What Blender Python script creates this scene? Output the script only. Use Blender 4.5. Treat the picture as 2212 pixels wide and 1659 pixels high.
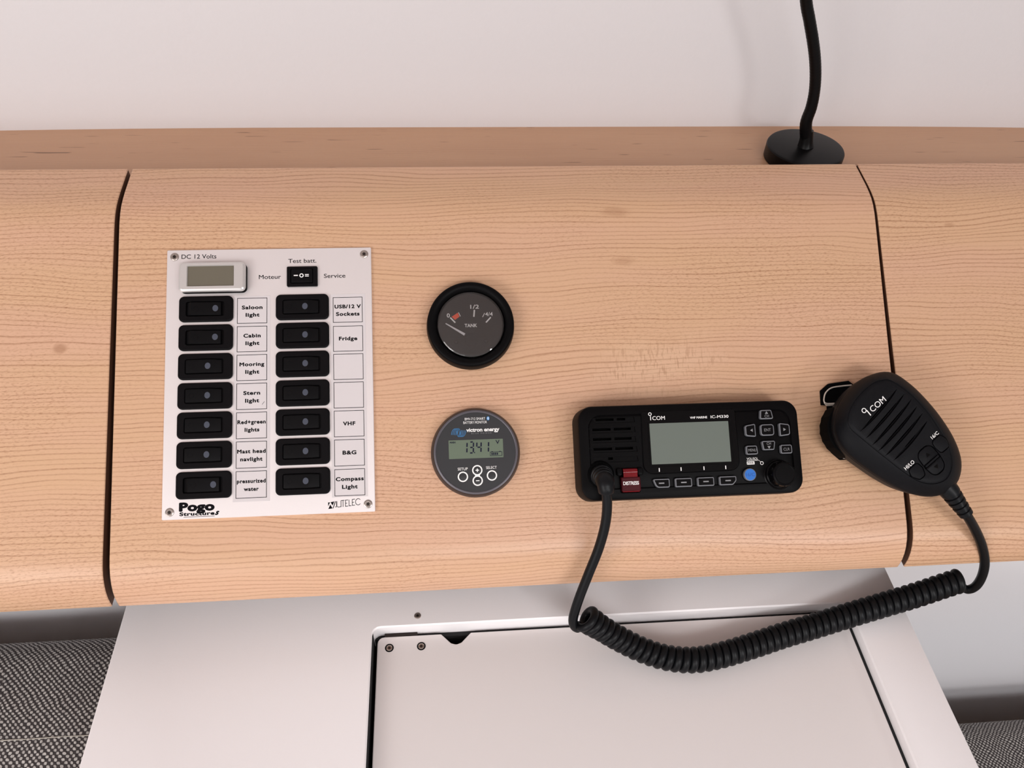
import bpy, bmesh, math, random
import numpy as np
from mathutils import Vector, Matrix

random.seed(4)
for o in list(bpy.data.objects):
    bpy.data.objects.remove(o)
scene = bpy.context.scene
COL = scene.collection
PI = math.pi

# ------------------------------------------------------------------ camera
CAM = np.array([-0.03525267, -0.37539432, 0.42532262])
RM = np.array([[0.99617345, -0.07895129, 0.03748525],      # right
               [-0.02914869, -0.70447374, -0.70913123],    # down
               [0.0823942, 0.70532506, -0.70407937]])      # forward
FPX, PCX, PCY = 1723.285, 1106.0, 829.5
cam_d = bpy.data.cameras.new('camera')
cam = bpy.data.objects.new('camera', cam_d)
COL.objects.link(cam)
cam_d.sensor_width = 36.0
cam_d.lens = FPX / 2212.0 * 36.0
cam_d.clip_start = 0.01
mw = Matrix.Identity(4)
for i in range(3):
    mw[i][0] = RM[0][i]
    mw[i][1] = -RM[1][i]
    mw[i][2] = -RM[2][i]
    mw[i][3] = CAM[i]
cam.matrix_world = mw
scene.camera = cam

# ------------------------------------------------------------------ world, lights, exposure
world = bpy.data.worlds.new('cabin_daylight')
scene.world = world
world.use_nodes = True
bg = world.node_tree.nodes['Background']
bg.inputs['Color'].default_value = (1.0, 0.99, 0.995, 1)
bg.inputs['Strength'].default_value = 0.41


def area(name, loc, target, size, power, color):
    d = bpy.data.lights.new(name, 'AREA')
    d.shape = 'RECTANGLE'
    d.size, d.size_y = size
    d.energy = power
    d.color = color
    o = bpy.data.objects.new(name, d)
    COL.objects.link(o)
    o.location = loc
    o.rotation_euler = (Vector(target) - Vector(loc)).to_track_quat('-Z', 'Y').to_euler()
    return o


# daylight through the companionway, to the right behind the viewer
area('companionway_light', (1.95, -3.0, 1.22), (0.05, 0.0, 0.0), (0.55, 0.5), 25.0, (1.0, 0.975, 0.96))
# soft light from an unseen source to the left
area('left_light', (-1.12, -1.1, 0.50), (-0.3, 0.05, 0.0), (0.8, 0.45), 8.5, (1.0, 0.965, 0.945))
# added soft light overhead, brightening the table
area('overhead_fill', (0.35, -1.34, 0.97), (0.15, -0.6, -0.12), (1.1, 0.45), 17.5, (0.975, 0.985, 1.0))
# added broad soft fill from behind the viewer
area('front_fill', (-0.95, -1.95, 0.40), (-0.2, 0.0, -0.08), (1.2, 0.9), 5.5, (1.0, 0.985, 0.98))
scene.view_settings.view_transform = 'Standard'
scene.view_settings.look = 'None'
scene.view_settings.exposure = 0.04
scene.view_settings.gamma = 1.0
scene.view_settings.use_curve_mapping = False

# ------------------------------------------------------------------ layout helpers
SLOPE = math.radians(36.91827)
AV = np.array([0, math.cos(SLOPE), math.sin(SLOPE)])       # up the slope of the console front
AN = np.array([0, -math.sin(SLOPE), math.cos(SLOPE)])      # out of the console front


def ray(px, py):
    return np.array([(px - PCX) / FPX, (py - PCY) / FPX, 1.0]) @ RM


def hit(px, py, n, d):
    r = ray(px, py)
    n = np.array(n, float)
    return CAM + (d - n @ CAM) / (n @ r) * r


def pan(px, py, w=0.0):
    """millimetres across and up the console front, on a surface w mm proud of it"""
    p = hit(px, py, AN, w / 1000.0)
    return np.array([p[0] * 1000, (p @ AV) * 1000])


def P3(u, v, w=0.0):
    """console-front millimetres to metres in the room"""
    return Vector(np.array([u, 0, 0]) / 1000 + AV * v / 1000 + AN * w / 1000)


# ------------------------------------------------------------------ object helpers
def empty(name, loc, rot=(0, 0, 0), label=None, cat=None, group=None):
    o = bpy.data.objects.new(name, None)
    COL.objects.link(o)
    o.empty_display_size = 0.01
    o.location = loc
    o.rotation_euler = rot
    tag(o, label, cat, group)
    return o


def tag(o, label=None, cat=None, group=None, kind=None):
    if label: o['label'] = label
    if cat: o['category'] = cat
    if group: o['group'] = group
    if kind: o['kind'] = kind
    return o


def build(name, bm, mat, parent=None, scale=0.001, sharp=20, bevel=0, loc=None, rot=None):
    bmesh.ops.remove_doubles(bm, verts=bm.verts, dist=1e-6)
    bmesh.ops.recalc_face_normals(bm, faces=bm.faces)
    me = bpy.data.meshes.new(name)
    if scale != 1:
        bmesh.ops.scale(bm, vec=(scale,) * 3, verts=bm.verts)
    bm.to_mesh(me)
    bm.free()
    for p in me.polygons:
        p.use_smooth = True
    me.set_sharp_from_angle(angle=math.radians(sharp))
    for m in (mat if isinstance(mat, (list, tuple)) else [mat]):
        me.materials.append(m)
    o = bpy.data.objects.new(name, me)
    COL.objects.link(o)
    if parent: o.parent = parent
    if loc is not None: o.location = loc
    if rot is not None: o.rotation_euler = rot
    if bevel:
        b = o.modifiers.new('edge', 'BEVEL')
        b.width = bevel
        b.segments = 2
        b.limit_method = 'ANGLE'
        b.angle_limit = math.radians(40)
    return o


def carve(o, cutters):
    """cut recesses (list of bmesh in mm) out of mesh object o"""
    bm = bmesh.new()
    for c in cutters:
        me = bpy.data.meshes.new('c')
        bmesh.ops.recalc_face_normals(c, faces=c.faces)
        c.to_mesh(me)
        c.free()
        bm.from_mesh(me)
        bpy.data.meshes.remove(me)
    bmesh.ops.scale(bm, vec=(.001,) * 3, verts=bm.verts)
    me = bpy.data.meshes.new('cutter')
    bm.to_mesh(me)
    bm.free()
    c = bpy.data.objects.new('cutter', me)
    COL.objects.link(c)
    par = o.parent
    o.parent = None
    m = o.modifiers.new('cut', 'BOOLEAN')
    m.operation = 'DIFFERENCE'
    m.object = c
    m.solver = 'EXACT'
    m.use_self = True
    mats = [s for s in o.data.materials]
    l0, r0 = o.location.copy(), o.rotation_euler.copy()
    c.location, c.rotation_euler = l0, r0
    bpy.context.view_layer.update()
    dg = bpy.context.evaluated_depsgraph_get()
    new = bpy.data.meshes.new_from_object(o.evaluated_get(dg))
    o.modifiers.clear()
    o.data = new
    new.materials.clear()
    for s in mats: new.materials.append(s)
    for p in new.polygons: p.use_smooth = True
    new.set_sharp_from_angle(angle=math.radians(30))
    bpy.data.objects.remove(c)
    bpy.data.meshes.remove(me)
    o.parent = par
    return o


def rrect(w, h, r, n=5, cx=0, cy=0):
    pts = []
    r = min(r, w / 2 - 1e-4, h / 2 - 1e-4)
    for qx, qy, a0 in ((1, 1, 0), (-1, 1, 90), (-1, -1, 180), (1, -1, 270)):
        for i in range(n + 1):
            a = math.radians(a0 + 90 * i / n)
            pts.append((cx + qx * (w / 2 - r) + r * math.cos(a), cy + qy * (h / 2 - r) + r * math.sin(a)))
    return pts


def circ(r, n=48, cx=0, cy=0, ry=None):
    return [(cx + r * math.cos(2 * PI * i / n), cy + (ry or r) * math.sin(2 * PI * i / n)) for i in range(n)]


def ccw(pts):
    a = sum(pts[i - 1][0] * pts[i][1] - pts[i][0] * pts[i - 1][1] for i in range(len(pts)))
    return list(pts) if a > 0 else list(pts)[::-1]


def roundpoly(pts, r, n=4):
    m = len(pts)
    rr = list(r) if isinstance(r, (list, tuple)) else [r] * m
    flip = ccw(pts) != list(pts)
    pts = ccw(pts)
    if flip: rr = rr[::-1]
    out = []
    for i in range(m):
        p0, p1, p2 = Vector(pts[i - 1]), Vector(pts[i]), Vector(pts[(i + 1) % m])
        a, b = (p0 - p1), (p2 - p1)
        ang = a.angle(b)
        d = min(rr[i] / math.tan(ang / 2), a.length * .48, b.length * .48)
        q = d * math.tan(ang / 2)
        s, e = p1 + a.normalized() * d, p1 + b.normalized() * d
        c = p1 + (a.normalized() + b.normalized()).normalized() * math.hypot(d, q)
        a0 = math.atan2(s.y - c.y, s.x - c.x)
        a1 = math.atan2(e.y - c.y, e.x - c.x)
        da = (a1 - a0 + PI) % (2 * PI) - PI
        for k in range(n + 1):
            t = a0 + da * k / n
            out.append((c.x + q * math.cos(t), c.y + q * math.sin(t)))
    return out


def inset(pts, d):
    m = len(pts)
    out = []
    for i in range(m):
        p0, p1, p2 = Vector(pts[i - 1]), Vector(pts[i]), Vector(pts[(i + 1) % m])
        e1, e2 = p1 - p0, p2 - p1
        if e1.length < 1e-7: e1 = e2
        if e2.length < 1e-7: e2 = e1
        n1 = Vector((-e1.y, e1.x)).normalized()
        n2 = Vector((-e2.y, e2.x)).normalized()
        n = n1 + n2
        if n.length < 1e-6: n = n1
        n.normalize()
        c = max(0.4, n.dot(n1))
        out.append((p1.x + n.x * d / c, p1.y + n.y * d / c))
    return out


def loops(bm, lst, cap0=True, cap1=True):
    """skin a stack of (outline, z) loops"""
    rings = []
    for pts, z in lst:
        rings.append([bm.verts.new((x, y, z)) for x, y in pts])
    for a, b in zip(rings, rings[1:]):
        m = len(a)
        for i in range(m):
            bm.faces.new((a[i], a[(i + 1) % m], b[(i + 1) % m], b[i]))
    if cap0: bm.faces.new(rings[0][::-1])
    if cap1: bm.faces.new(rings[-1])
    return bm


def slab(pts, z0, z1, bev=0.0, seg=2, bm=None):
    bm = bm or bmesh.new()
    pts = ccw(pts)
    l = [(pts, z0)]
    if bev:
        for k in range(seg + 1):
            a = PI / 2 * k / seg
            l.append((inset(pts, bev * (1 - math.cos(a))), z1 - bev + bev * math.sin(a)))
    else:
        l.append((pts, z1))
    return loops(bm, l)


def lathe(prof, n=64, bm=None, cx=0, cy=0, close=True):
    bm = bm or bmesh.new()
    rings = []
    for r, z in prof:
        if r < 1e-6:
            rings.append([bm.verts.new((cx, cy, z))])
        else:
            rings.append([bm.verts.new((cx + r * math.cos(2 * PI * i / n), cy + r * math.sin(2 * PI * i / n), z)) for i in range(n)])
    for a, b in zip(rings, rings[1:]):
        for i in range(n):
            j = (i + 1) % n
            if len(a) == 1 and len(b) == 1: continue
            if len(a) == 1: bm.faces.new((a[0], b[j], b[i]))
            elif len(b) == 1: bm.faces.new((a[i], a[j], b[0]))
            else: bm.faces.new((a[i], a[j], b[j], b[i]))
    if close:
        if len(rings[0]) > 1: bm.faces.new(rings[0][::-1])
        if len(rings[-1]) > 1: bm.faces.new(rings[-1])
    return bm


def annulus(r0, r1, z0, z1, n=40, cx=0, cy=0, bm=None):
    bm = bm or bmesh.new()
    o, i = circ(r1, n, cx, cy), circ(r0, n, cx, cy)
    return loops(bm, [(i, z0), (o, z0), (o, z1), (i, z1), (i, z0)], False, False)


def frame_ring(outer, inner, z0, z1, bm=None):
    bm = bm or bmesh.new()
    return loops(bm, [(inner, z0), (outer, z0), (outer, z1), (inner, z1), (inner, z0)], False, False)


def tube(path, r, n=14, bm=None, cap=True):
    bm = bm or bmesh.new()
    path = [Vector(p) for p in path]
    m = len(path)
    rad = r if callable(r) else (lambda t: r)
    tang = [(path[min(i + 1, m - 1)] - path[max(i - 1, 0)]).normalized() for i in range(m)]
    up = Vector((0, 0, 1)) if abs(tang[0].z) < .9 else Vector((1, 0, 0))
    nrm = (up - tang[0] * up.dot(tang[0])).normalized()
    rings = []
    for i in range(m):
        nrm = (nrm - tang[i] * nrm.dot(tang[i])).normalized()
        bn = tang[i].cross(nrm)
        q = rad(i / (m - 1))
        rings.append([bm.verts.new(path[i] + (nrm * math.cos(2 * PI * k / n) + bn * math.sin(2 * PI * k / n)) * q) for k in range(n)])
    for a, b in zip(rings, rings[1:]):
        for i in range(n):
            bm.faces.new((a[i], a[(i + 1) % n], b[(i + 1) % n], b[i]))
    if cap:
        bm.faces.new(rings[0][::-1])
        bm.faces.new(rings[-1])
    return bm


def spline(pts, per=10):
    pts = [Vector(p) for p in pts]
    q = [pts[0] * 2 - pts[1]] + pts + [pts[-1] * 2 - pts[-2]]
    out = []
    for i in range(1, len(q) - 2):
        for k in range(per):
            t = k / per
            a, b, c, d = q[i - 1], q[i], q[i + 1], q[i + 2]
            out.append(.5 * ((2 * b) + (c - a) * t + (2 * a - 5 * b + 4 * c - d) * t * t + (3 * b - a - 3 * c + d) * t ** 3))
    out.append(pts[-1])
    return out


def resample(path, step):
    out = [path[0]]
    acc = 0
    for a, b in zip(path, path[1:]):
        L = (b - a).length
        d = step - acc
        while d <= L:
            out.append(a.lerp(b, d / L))
            d += step
        acc = (acc + L) % step
    out.append(path[-1])
    return out


def box(x0, x1, y0, y1, z0, z1, bm=None):
    bm = bm or bmesh.new()
    return loops(bm, [([(x0, y0), (x1, y0), (x1, y1), (x0, y1)], z0), ([(x0, y0), (x1, y0), (x1, y1), (x0, y1)], z1)])


_FC = {}


def glyphs(s, bold=0.0, spacing=1.0, shear=0.0):
    """flat outline mesh of a word, plus the cap height of the built-in font"""
    key = (s, bold, spacing, shear)
    if key not in _FC:
        c = bpy.data.curves.new('t', 'FONT')
        c.body = s
        c.offset = bold
        c.space_character = spacing
        c.shear = shear
        c.resolution_u = 4
        o = bpy.data.objects.new('t', c)
        COL.objects.link(o)
        bpy.context.view_layer.update()
        me = bpy.data.meshes.new_from_object(o.evaluated_get(bpy.context.evaluated_depsgraph_get()))
        bpy.data.objects.remove(o)
        bpy.data.curves.remove(c)
        _FC[key] = me
    return _FC[key]


_h = glyphs('H')
CAPH = max(v.co.y for v in _h.vertices)


def put_text(bm, s, cx, base, width, cap, z, bold=0.0, spacing=1.0, shear=0.0, rot=0.0, origin=None):
    """text centred on cx with its baseline at base, width and cap height in mm"""
    over = bold > .0 and ('M' in s or bold > .045)
    me = glyphs(s, 0.0 if over else bold, spacing, shear)
    xs = [v.co.x for v in me.vertices]
    x0, x1 = min(xs), max(xs)
    if over: x0, x1 = x0 - bold, x1 + bold
    sx = width / (x1 - x0)
    sy = cap / (CAPH + 2 * bold)
    shifts = [(0, 0)]
    if over: shifts = [(bold * math.cos(k * PI / 4), bold * math.sin(k * PI / 4)) for k in range(8)] + [(bold * .5 * math.cos(k * PI / 2), bold * .5 * math.sin(k * PI / 2)) for k in range(4)]
    for k, (dx, dy) in enumerate(shifts):
        n0 = len(bm.verts)
        bm.from_mesh(me)
        bm.verts.ensure_lookup_table()
        for v in bm.verts[n0:]:
            x, y = (v.co.x + dx - (x0 + x1) / 2) * sx, (v.co.y + dy + bold) * sy
            v.co = (cx + x, base + y, z + k * .0008)
    return bm


def flat(bm, pts, z):
    bm.faces.new([bm.verts.new((x, y, z)) for x, y in ccw(pts)])
    return bm


def line2(bm, a, b, wd, z):
    a, b = Vector(a), Vector(b)
    d = (b - a).normalized()
    n = Vector((-d.y, d.x)) * wd / 2
    return flat(bm, [a + n, a - n, b - n, b + n], z)


def ring2(bm, cx, cy, r0, r1, z, n=36):
    o = [bm.verts.new((cx + r1 * math.cos(2 * PI * i / n), cy + r1 * math.sin(2 * PI * i / n), z)) for i in range(n)]
    q = [bm.verts.new((cx + r0 * math.cos(2 * PI * i / n), cy + r0 * math.sin(2 * PI * i / n), z)) for i in range(n)]
    for i in range(n):
        j = (i + 1) % n
        bm.faces.new((o[i], o[j], q[j], q[i]))
    return bm


def printed(name, bm, mat, parent):
    """ink on a surface: give it a hair of thickness"""
    r = bmesh.ops.extrude_face_region(bm, geom=list(bm.faces))
    for e in r['geom']:
        if isinstance(e, bmesh.types.BMVert): e.co.z -= 0.04
    return build(name, bm, mat, parent, sharp=30)


# ------------------------------------------------------------------ materials
def srgb(r, g, b):
    f = lambda c: ((c / 255 + .055) / 1.055) ** 2.4 if c > 10 else c / 255 / 12.92
    return (f(r), f(g), f(b), 1)


def mat(name, col, rough=.5, metal=0.0, bump=0.0, bscale=400.0, spec=.5, coat=0.0, aniso=0.0, ior=1.5):
    m = bpy.data.materials.new(name)
    m.use_nodes = True
    nt = m.node_tree
    b = nt.nodes['Principled BSDF']
    b.inputs['Base Color'].default_value = col
    b.inputs['Roughness'].default_value = rough
    b.inputs['Metallic'].default_value = metal
    b.inputs['Specular IOR Level'].default_value = spec
    b.inputs['Coat Weight'].default_value = coat
    b.inputs['Anisotropic'].default_value = aniso
    b.inputs['IOR'].default_value = ior
    if bump:
        tc = nt.nodes.new('ShaderNodeTexCoord')
        nz = nt.nodes.new('ShaderNodeTexNoise')
        nz.inputs['Scale'].default_value = bscale
        nz.inputs['Detail'].default_value = 4
        bp = nt.nodes.new('ShaderNodeBump')
        bp.inputs['Strength'].default_value = bump
        bp.inputs['Distance'].default_value = .0006
        nt.links.new(tc.outputs['Object'], nz.inputs['Vector'])
        nt.links.new(nz.outputs['Fac'], bp.inputs['Height'])
        nt.links.new(bp.outputs['Normal'], b.inputs['Normal'])
    return m


class NB:
    """small node-graph builder"""

    def __init__(s, m):
        s.nt = m.node_tree
        s.n, s.l = s.nt.nodes, s.nt.links

    def math(s, op, a, b=None, c=None):
        n = s.n.new('ShaderNodeMath')
        n.operation = op
        for i, v in enumerate((a, b, c)):
            if v is None: continue
            if isinstance(v, (int, float)): n.inputs[i].default_value = v
            else: s.l.new(v, n.inputs[i])
        return n.outputs[0]

    def comb(s, x, y, z=0.0):
        n = s.n.new('ShaderNodeCombineXYZ')
        for i, v in enumerate((x, y, z)):
            if isinstance(v, (int, float)): n.inputs[i].default_value = v
            else: s.l.new(v, n.inputs[i])
        return n.outputs[0]

    def noise(s, vec, scale, detail=3, rough=.5, dist=0.0):
        n = s.n.new('ShaderNodeTexNoise')
        n.inputs['Scale'].default_value = scale
        n.inputs['Detail'].default_value = detail
        n.inputs['Roughness'].default_value = rough
        n.inputs['Distortion'].default_value = dist
        s.l.new(vec, n.inputs['Vector'])
        return n.outputs['Fac']

    def remap(s, v, a, b, c=0.0, d=1.0, smooth=True):
        n = s.n.new('ShaderNodeMapRange')
        n.interpolation_type = 'SMOOTHSTEP' if smooth else 'LINEAR'
        s.l.new(v, n.inputs[0])
        for i, q in enumerate((a, b, c, d)): n.inputs[i + 1].default_value = q
        return n.outputs[0]

    def mix(s, f, a, b, mode='MIX'):
        n = s.n.new('ShaderNodeMix')
        n.data_type = 'RGBA'
        n.blend_type = mode
        ins = [i for i in n.inputs if i.type == 'RGBA']
        fi = n.inputs[0]
        if isinstance(f, (int, float)): fi.default_value = f
        else: s.l.new(f, fi)
        for i, v in zip(ins, (a, b)):
            if isinstance(v, tuple): i.default_value = v
            else: s.l.new(v, i)
        return [o for o in n.outputs if o.type == 'RGBA'][0]

    def uv(s):
        n = s.n.new('ShaderNodeTexCoord')
        sep = s.n.new('ShaderNodeSeparateXYZ')
        s.l.new(n.outputs['UV'], sep.inputs[0])
        return sep.outputs[0], sep.outputs[1]


def wood_mat(name, base, pink, dark, line=0.0034, depth=1.0, dashes=0.0, spots=(), figure=None, rough=.34, fleck=.40):
    """maple veneer: fine wavy growth lines along u, silky fleck, broad colour drift (uv in metres)"""
    m = bpy.data.materials.new(name)
    m.use_nodes = True
    g = NB(m)
    b = g.n['Principled BSDF']
    u, v = g.uv()
    warp = g.noise(g.comb(g.math('MULTIPLY', u, 3.2), g.math('MULTIPLY', v, 9.0)), 1.0, 2)
    warp2 = g.noise(g.comb(g.math('MULTIPLY', u, 26.0), g.math('MULTIPLY', v, 60.0)), 1.0, 2)
    warp3 = g.noise(g.comb(g.math('MULTIPLY', u, 170.0), g.math('MULTIPLY', v, 300.0)), 1.0, 2)
    f = g.math('ADD', v, g.math('MULTIPLY', g.math('SUBTRACT', warp, .5), .042))
    f = g.math('ADD', f, g.math('MULTIPLY', g.math('SUBTRACT', warp2, .5), .0024))
    f = g.math('ADD', f, g.math('MULTIPLY', g.math('SUBTRACT', warp3, .5), .0004))
    spread = g.noise(g.comb(0.0, g.math('MULTIPLY', f, 34.0), 3.1), 1.0, 2)
    ph = g.math('ADD', g.math('DIVIDE', f, line), g.math('MULTIPLY', spread, 3.0))
    fr = g.math('FRACT', ph)
    rise = g.remap(fr, .58, .90)
    fall = g.remap(fr, .90, 1.0, 1.0, 0.0)
    ln = g.math('MULTIPLY', rise, fall)
    ident = g.math('FLOOR', ph)
    strength = g.noise(g.comb(g.math('MULTIPLY', u, 5.0), g.math('MULTIPLY', ident, 7.31)), 1.0, 3)
    ln = g.math('MULTIPLY', ln, g.remap(strength, .28, .72, .22, 1.0))
    # broken, dotted look of the pores
    pore = g.noise(g.comb(g.math('MULTIPLY', u, 420.0), g.math('MULTIPLY', v, 1500.0)), 1.0, 2)
    ln = g.math('MULTIPLY', ln, g.remap(pore, .3, .62, .62, 1.0))
    drift = g.noise(g.comb(g.math('MULTIPLY', u, 4.0), g.math('MULTIPLY', v, 22.0), 7.7), 1.0, 3)
    col = g.mix(g.remap(drift, .3, .7), base, pink)
    # ray fleck: short slanted dashes, in drifting patches
    fl = g.noise(g.comb(g.math('ADD', g.math('MULTIPLY', u, 340.0), g.math('MULTIPLY', v, 260.0)), g.math('SUBTRACT', g.math('MULTIPLY', v, 1150.0), g.math('MULTIPLY', u, 150.0))), 1.0, 2)
    patch = g.noise(g.comb(g.math('MULTIPLY', u, 7.0), g.math('MULTIPLY', v, 12.0), 1.3), 1.0, 2)
    flk = g.math('MULTIPLY', g.remap(fl, .50, .68), g.remap(patch, .38, .62, .25, 1.0))
    fac = g.math('MULTIPLY', g.math('ADD', g.math('MULTIPLY', ln, .8), g.math('MULTIPLY', flk, fleck)), depth)
    col = g.mix(g.math('MINIMUM', fac, 1.0), col, dark)
    def blotch(su, sv, ru, rv):
        dx = g.math('MULTIPLY', g.math('SUBTRACT', u, su), 1 / ru)
        dy = g.math('MULTIPLY', g.math('SUBTRACT', v, sv), 1 / rv)
        r = g.math('SQRT', g.math('ADD', g.math('MULTIPLY', dx, dx), g.math('MULTIPLY', dy, dy)))
        return g.remap(g.math('ADD', r, g.math('MULTIPLY', g.math('SUBTRACT', warp2, .5), 1.6)), .25, 1.0, 1.0, 0.0)
    for su, sv, ru, rv, st in spots:      # small knots and mineral stains in the veneer
        col = g.mix(g.math('MULTIPLY', blotch(su, sv, ru, rv), st), col, dark)
    if figure:                            # a patch of quarter-sawn figure: pale, with short upright bars
        bar = g.noise(g.comb(g.math('MULTIPLY', u, 620.0), g.math('MULTIPLY', v, 130.0), 2.2), 1.0, 2)
        pf = blotch(*figure)
        col = g.mix(g.math('MULTIPLY', pf, .28), col, srgb(226, 192, 160))
        col = g.mix(g.math('MULTIPLY', g.math('MULTIPLY', pf, g.remap(bar, .5, .66)), .4), col, dark)
    if dashes:
        d1 = g.noise(g.comb(g.math('MULTIPLY', u, 26.0), g.math('MULTIPLY', v, 420.0), 5.5), 1.0, 1)
        col = g.mix(g.math('MULTIPLY', g.remap(d1, .72, .78), dashes), col, srgb(110, 78, 55))
    g.l.new(col, b.inputs['Base Color'])
    b.inputs['Roughness'].default_value = rough
    b.inputs['Specular IOR Level'].default_value = .36
    bp = g.n.new('ShaderNodeBump')
    bp.inputs['Strength'].default_value = .25
    bp.inputs['Distance'].default_value = .0002
    g.l.new(g.math('ADD', g.math('MULTIPLY', fl, .6), g.math('MULTIPLY', ln, -.6)), bp.inputs['Height'])
    g.l.new(bp.outputs['Normal'], b.inputs['Normal'])
    return m


def weave_mat(name, p=.0043):
    """chunky two-tone basket weave, uv in metres"""
    m = bpy.data.materials.new(name)
    m.use_nodes = True
    g = NB(m)
    b = g.n['Principled BSDF']
    u, v = g.uv()
    wv = g.comb(u, v)
    wu = g.math('MULTIPLY', g.math('SUBTRACT', g.noise(wv, 60.0, 3), .5), .006)
    wv2 = g.math('MULTIPLY', g.math('SUBTRACT', g.noise(g.comb(v, u, 4.0), 60.0, 3), .5), .004)
    u = g.math('ADD', u, wu)
    v = g.math('ADD', v, wv2)
    row = g.math('DIVIDE', v, p * .5)
    rid = g.math('FLOOR', row)
    cu = g.math('ADD', g.math('DIVIDE', u, p), g.math('MULTIPLY', g.math('FLOORED_MODULO', rid, 2.0), .5))
    fx = g.math('SUBTRACT', g.math('FRACT', cu), .5)
    fy = g.math('SUBTRACT', g.math('FRACT', row), .5)
    # slightly leaning rounded blob of pale yarn over dark ground
    ax = g.math('SUBTRACT', fx, g.math('MULTIPLY', fy, .10))
    d = g.math('MULTIPLY', .92, g.math('SQRT', g.math('ADD', g.math('POWER', g.math('ABSOLUTE', g.math('MULTIPLY', ax, 3.6)), 2.6), g.math('POWER', g.math('ABSOLUTE', g.math('MULTIPLY', fy, 1.75)), 2.6))))
    blob = g.remap(d, .55, 1.0, 1.0, 0.0)
    strand = g.noise(g.comb(g.math('MULTIPLY', u, 2600.0), g.math('MULTIPLY', v, 500.0)), 1.0, 2)
    idn = g.noise(g.comb(g.math('MULTIPLY', g.math('FLOOR', cu), 3.7), g.math('MULTIPLY', rid, 5.3)), 1.0, 1)
    light = g.mix(g.remap(strand, .3, .7), srgb(168, 164, 160), srgb(214, 209, 204))
    light = g.mix(g.remap(idn, .3, .75, .0, .5), light, srgb(140, 134, 132))
    ground = g.mix(g.remap(strand, .3, .7), srgb(44, 41, 42), srgb(82, 76, 76))
    g.l.new(g.mix(blob, ground, light), b.inputs['Base Color'])
    b.inputs['Roughness'].default_value = .9
    b.inputs['Specular IOR Level'].default_value = .15
    bp = g.n.new('ShaderNodeBump')
    bp.inputs['Strength'].default_value = .8
    bp.inputs['Distance'].default_value = .0009
    g.l.new(blob, bp.inputs['Height'])
    g.l.new(bp.outputs['Normal'], b.inputs['Normal'])
    return m


def glass_mat(name, refl=.07):
    m = bpy.data.materials.new(name)
    m.use_nodes = True
    g = NB(m)
    g.n.remove(g.n['Principled BSDF'])
    out = g.n['Material Output']
    t = g.n.new('ShaderNodeBsdfTransparent')
    t.inputs[0].default_value = (.96, .96, .96, 1)
    gl = g.n.new('ShaderNodeBsdfGlossy')
    gl.inputs['Roughness'].default_value = .03
    fr = g.n.new('ShaderNodeFresnel')
    fr.inputs[0].default_value = 1.5
    mx = g.n.new('ShaderNodeMixShader')
    g.l.new(g.math('ADD', fr.outputs[0], refl - .04), mx.inputs[0])
    g.l.new(t.outputs[0], mx.inputs[1])
    g.l.new(gl.outputs[0], mx.inputs[2])
    g.l.new(mx.outputs[0], out.inputs['Surface'])
    return m


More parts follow.
